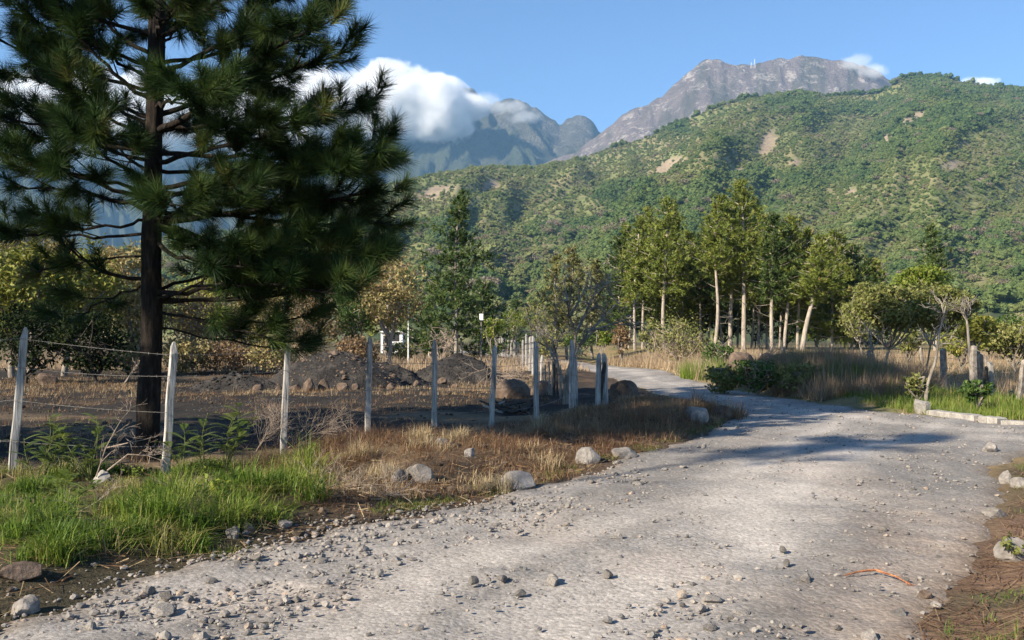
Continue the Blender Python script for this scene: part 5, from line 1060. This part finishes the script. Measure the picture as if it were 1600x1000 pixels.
# thin green weeds along the road edge
g = Geo(); t_ = rng.uniform(0, 1, 900); edge = np.array(ROADL[4:13]); L_ = np.linspace(0, 1, len(edge)); x = np.interp(t_, L_, edge[:, 0])-np.abs(rng.normal(.08, .14, 900)); y = np.interp(t_, L_, edge[:, 1])+np.abs(rng.normal(.08, .14, 900))
m = vn(x*2, y*2, 5) > .45; tufts(g, x[m], y[m], 12, .055, .004, rng, .05, .8, (.2, 1.0)); stuff(g, 'edge_weeds', M_GRASS, 'thin low weeds along the left road edge')
# stubble of the field behind the fence
g = Geo(); field = [(-14,12.5),(-4,12),(-2,15),(0.3,19),(1.2,24),(1.8,30),(1.5,44),(-4,48),(-22,46)]
x, y = sample(field, 4200, rng, 33, .46, .35); tufts(g, x, y, 8, .10, .009, rng, .10, .7, (.0, .6), simple=True); x, y = sample([(-18,26),(1.5,26),(1.6,40),(-22,38)], 1800, rng, 36, .5, .6); tufts(g, x, y, 9, .13, .013, rng, .12, .6, (.2, .85), simple=True)
stuff(g, 'stubble', M_STRAW, 'patchy straw stubble over the burnt field')
g = Geo(); x, y = sample([(-8,44),(3.5,46),(3.5,56),(0,70),(-30,72),(-30,50)], 2200, rng); tufts(g, x, y, 9, .45, .03, rng, .2, .4, (.3, .9), simple=True); stuff(g, 'dry_grass', M_DRY, 'tall dry grass at the back of the burnt field')
# right of the road
g = Geo(); x, y = sample([(8.6,34),(11.5,29),(12.5,26.5),(15,24.2),(24,20.5),(40,22),(45,60),(20,66),(9,62),(8.5,40)], 9000, rng); tufts(g, x, y, 12, .33, .011, rng, .14, .45, (.1, 1.0), simple=True)
x, y = sample([(7.6,24.5),(9.5,23.5),(11.5,26),(12,34),(8.6,36),(7.3,31)], 1500, rng); m = road_sd(x, y) > .2; tufts(g, x[m], y[m], 26, .52, .013, rng, .12, .55, (.0, .6), simple=True)
stuff(g, 'tall_dry_grass', M_DRY, 'tall reddish straw grass in the field right of the road')
g = Geo(); x, y = sample([(7.0,37),(7.6,48),(7.4,54),(4,60),(10,66),(14,50),(11,38)], 1500, rng); m = road_sd(x, y) > .2; tufts(g, x[m], y[m], 12, .6, .02, rng, .15, .35, (.3, 1), simple=True); stuff(g, 'dry_grass', M_DRY, 'tall pale grass along the outside of the far road bend')
g = Geo(); x, y = sample([(8.6,20.8),(9.6,18.8),(13,17.2),(22,15.5),(24,19.5),(15,22.8),(12,25),(9.6,26.5),(8.2,25)], 2600, rng); m = road_sd(x, y) > .12; tufts(g, x[m], y[m], 20, .22, .010, rng, .10, .5, (.15, .95), simple=True)
x, y = sample([(6.9,38),(8.0,46),(9.4,44),(8.6,36)], 260, rng); tufts(g, x, y, 24, .55, .016, rng, .1, .35, (.3, .8), simple=True); x, y = sample([(8.2,24),(9.5,23),(10.5,27),(9,32),(7.6,30)], 320, rng, 77, .45); m = road_sd(x, y) > .15; tufts(g, x[m], y[m], 24, .4, .012, rng, .1, .4, (.05, .5), simple=True)
stuff(g, 'grass', M_GRASS, 'green roadside grass in front of the right fence')
g = Geo(); x, y = sample([(12,17.6),(16,17),(18,15.5),(13,16.5)], 500, rng); tufts(g, x, y, 12, .12, .007, rng, .12, .9, (.0, .35), simple=True); stuff(g, 'dead_litter', M_STRAW, 'flattened red-brown dead grass by the kerb pieces', 'litter')
# near right: litter of red needles and thin grass
rbp = [(1.7,4.6),(2.3,5.4),(3.0,6.4),(4.0,7.9),(5.3,10.1),(6.3,12.1),(8,13.3),(12,12.2),(9,8),(6,5),(4,4)]
g = Geo(); x, y = sample(rbp, 11000, rng); sdx = road_sd(x, y); m = sdx > -.45; x, y = x[m], y[m]; n_ = len(x); a = rng.uniform(0, 6.28, n_); l = rng.uniform(.05, .13, n_); z = gz(x, y)+.012+rng.uniform(0, .012, n_)
c = np.c_[x, y, z]; v = np.c_[np.cos(a)*l, np.sin(a)*l, rng.normal(0, .012, n_)]; s = np.c_[-np.sin(a), np.cos(a), np.zeros(n_)]*.0030
g.add(np.stack([c-v-s, c-v+s, c+v+s, c+v-s], 1).reshape(-1, 3), np.arange(4*n_).reshape(-1, 4), np.repeat(rng.uniform(0, .6, n_), 4)); stuff(g, 'needle_litter', M_STRAW, 'fallen reddish pine needles on the lower right roadside', 'litter')
g = Geo(); x, y = sample(rbp, 330, rng, 79, .48, 1.4); m = road_sd(x, y) > .12; tufts(g, x[m], y[m], 16, .075, .005, rng, .05, .9, (.1, 1.0)); x, y = sample([(2.75,5.0),(3.1,5.6),(3.9,6.3),(5,6.3),(4,4.6)], 60, rng); tufts(g, x, y, 22, .13, .007, rng, .05, .8, (.2, .9))
x, y = sample([(7.4,13.5),(9,13.2),(12,12.3),(11,11.6),(8,12.9)], 160, rng); tufts(g, x, y, 20, .12, .007, rng, .06, .6, (.1, .6)); stuff(g, 'sparse_grass', M_GRASS, 'sparse short grass on the right roadside')
# orange dead frond on the road
M_FROND = surf('orange_dead_frond', [(0.3, (0.27, 0.10, 0.045)), (0.6, (0.42, 0.19, 0.09))], 30)
fr = empty('dead_frond', (2.35, 6.35, g1(2.35, 6.35))); P = [np.array([*G(*p), 0]) for p in ((1318,905),(1345,898),(1368,896),(1400,905),(1422,917))]
for p in P: p[2] = g1(p[0], p[1])+.012
Geo().add(*tube(P, [.004, .007, .008, .006, .003], 5)).build('stalk', M_FROND, fr); g = Geo(); r = np.random.default_rng(2)
for k in range(90): t = r.uniform(0, 3.99); i = int(t); p = P[i]+(P[i+1]-P[i])*(t-i); v = unit(P[i+1]-P[i])*r.uniform(.03, .07)+r.normal(0, .012, 3)*[1, 1, .3]; g.add(*tube([p, p+v+[0, 0, .004]], [.0022, .001], 3))
g.build('leaflets', M_FROND, fr); tag(fr, 'orange dead plant frond lying on the pale road', 'frond')

# feathery green seedlings between the nearest posts
M_STEM = surf('green_stem', [(0.3, (0.08, 0.10, 0.03)), (0.7, (0.13, 0.14, 0.05))], 20)
M_MIMOSA = leafmat('feathered_leaflets', [(0, (0.045, 0.085, 0.014)), (0.6, (0.10, 0.15, 0.022)), (1, (0.19, 0.22, 0.04))], .35)
def fernlike(px, d, top, label, seed, stems=3, nl=9, spread=.22):
    r = np.random.default_rng(seed); x = (px-800)/FOC*d; b = np.array([x, d, g1(x, d)]); T = at(top[0], top[1], d); e = empty('feathery_plant', b); gs = Geo(); gl = Geo()
    for s_ in range(stems):
        q = T+np.r_[r.normal(0, spread, 2), 0] if s_ else T; q[2] = b[2]+(T[2]-b[2])*(1 if s_ == 0 else r.uniform(.55, .9)); C = sway(b, q, r, 10, .05); gs.add(*tube(C, np.linspace(.010, .003, 10), 5))
        for k in range(nl):
            t = .25+.75*(k+.5)/nl; i = t*9; p = C[int(i)]+(C[min(int(i)+1, 9)]-C[int(i)])*(i-int(i)); a = k*2.4+r.normal(0, .3); ln = r.uniform(.16, .28)*(1.2-.5*t)
            v = np.array([math.cos(a), math.sin(a), .55])*ln; A = bez(p, p+v*.7, p+v*[1.15, 1.15, .55], 12); gs.add(*tube(A, np.linspace(.003, .0012, 12), 3)); tv = r.uniform(.2, .9)
            Ta = unit(np.gradient(A, axis=0)); lat = unit(np.cross(Ta, [0, 0, 1.0])); ll = (.055*np.sin(np.linspace(.5, 2.9, 12)))[:, None]
            for sg in (-1, 1):
                for sub in (0, .5):
                    c0 = A+Ta*sub*ln/12; tip = c0+lat*sg*ll+Ta*ll*.35; w_ = Ta*.0055
                    V = np.stack([c0, c0+lat*sg*ll*.5+Ta*ll*.17+w_, tip, c0+lat*sg*ll*.5+Ta*ll*.17-w_], 1).reshape(-1, 3); gl.add(V, np.arange(48).reshape(-1, 4), tv)
    gs.build('stem', M_STEM, e); gl.build('leaf', M_MIMOSA, e); tag(e, label, 'plant')
fernlike(55, 10.6, (85, 655), 'feathery green seedling right of the nearest post', 1, 3, 9)
fernlike(75, 10.9, (75, 640), 'taller feathery seedling beside the nearest post', 2, 2, 8, .12)
fernlike(140, 10.8, (150, 650), 'full feathery green plant left of the big pine trunk', 3, 5, 10, .2)
fernlike(100, 9.2, (105, 742), 'low feathery plant drooping over the green grass', 4, 3, 7, .2)
fernlike(320, 11.0, (325, 645), 'slender feathery plant right of the second post', 5, 2, 9, .1)
fernlike(350, 11.1, (372, 630), 'tall leaning feathery plant between second and third post', 6, 4, 11, .16)
fernlike(290, 11.0, (285, 660), 'small feathery plant against the second post', 7, 2, 8, .1)
# broad-leaved weeds
for k, (px, d, h, lab) in enumerate(((350,8.8,.30,'broad-leaved light green weed in the lush grass'),(208,10.4,.16,'small yellow-green broad-leaved weed below the pine trunk'),(490,12.4,.22,'small leafy green weed at the foot of the third post'),(1590,6.9,.20,'yellow-flowered weed in front of the right edge rock'))):
    r = np.random.default_rng(k+5); x = (px-800)/FOC*d; b = np.array([x, d, g1(x, d)]); e = empty('leafy_weed', b); gs = Geo(); gl = Geo()
    for j in range(7):
        q = b+[r.normal(0, h*.45), r.normal(0, h*.35), h*r.uniform(.6, 1.1)]; C = bez(b, (b+q)/2+[0, 0, h*.15], q, 6); gs.add(*tube(C, np.linspace(.004, .002, 6), 4)); leaves(gl, C[2:]+r.normal(0, h*.08, (4, 3)), h*.30, r, up=.6, aspect=.6)
    gs.build('stem', M_STEM, e); gl.build('leaf', M_BRIGHT if k < 3 else M_OLIVE, e); tag(e, lab, 'weed')
# dead branches
def dead_branch(pts, d, label, seed, n=9, l=.35, r0=.009, depth=2):
    r = np.random.default_rng(seed); e = None; g = Geo(); P = [at(*p, d+r.normal(0, .1)) for p in pts]
    for p in P: p[2] = max(p[2], g1(p[0], p[1])+.01)
    e = empty('dead_branch', P[0]); Geo().add(*tube(P, np.linspace(r0, r0*.5, len(P)), 5)).build('stem', M_TWIG, e)
    for k in range(n): i = r.integers(0, len(P)-1); p = P[i]+(P[i+1]-P[i])*r.uniform(); twigs(g, p, unit(P[i+1]-P[i])+r.normal(0, .5, 3)+[0, 0, .25], l, depth, r, r0*.5)
    g.build('twig', M_TWIG, e); tag(e, label, 'branch')
dead_branch([(150,745),(165,700),(180,672),(190,655)], 10.5, 'dead grey branch standing before the big pine trunk', 1, 6, .22)
dead_branch([(168,735),(200,710),(235,712),(232,725)], 10.5, 'forked dead branch curving in front of the pine foot', 2, 5, .2)
dead_branch([(165,700),(200,692),(235,685)], 10.5, 'straight dead twig pointing at the big pine trunk', 3, 3, .15, .006)
dead_branch([(400,705),(415,680),(430,665)], 12.6, 'tangle of dry brown brush left of the third post', 4, 26, .3, .007)
dead_branch([(450,700),(480,680),(520,672)], 13.0, 'arching dry brush between third and fourth post', 5, 18, .3, .006)
dead_branch([(560,685),(540,672),(520,668)], 13.6, 'dry brown brush leaning on the fourth post', 6, 14, .28, .006)
dead_branch([(480,812),(540,790),(600,775),(640,772)], 9.4, 'long dead branch lying at the edge of the straw', 7, 16, .28, .009)
dead_branch([(510,775),(560,785),(620,782)], 9.6, 'grey dead branch crossing the dry verge', 8, 14, .25, .008)
dead_branch([(240,795),(275,797),(295,770),(310,745)], 8.8, 'bent dead branch lying in the lush green grass', 9, 7, .2, .008)
dead_branch([(100,828),(150,785),(170,770)], 8.3, 'thin dry branch in the green grass at lower left', 10, 6, .2, .006)
dead_branch([(195,598),(208,580),(216,566)], 30, 'pale broken branch leaning beside the big pine trunk', 11, 5, .35, .03, 1)
dead_branch([(760,560),(770,585),(790,590)], 32, 'leafless shrub left of the receding white posts', 12, 26, .8, .02)
dead_branch([(1190,575),(1200,560),(1210,550)], 29, 'dry brush on the shaded bank', 13, 16, .6, .012)
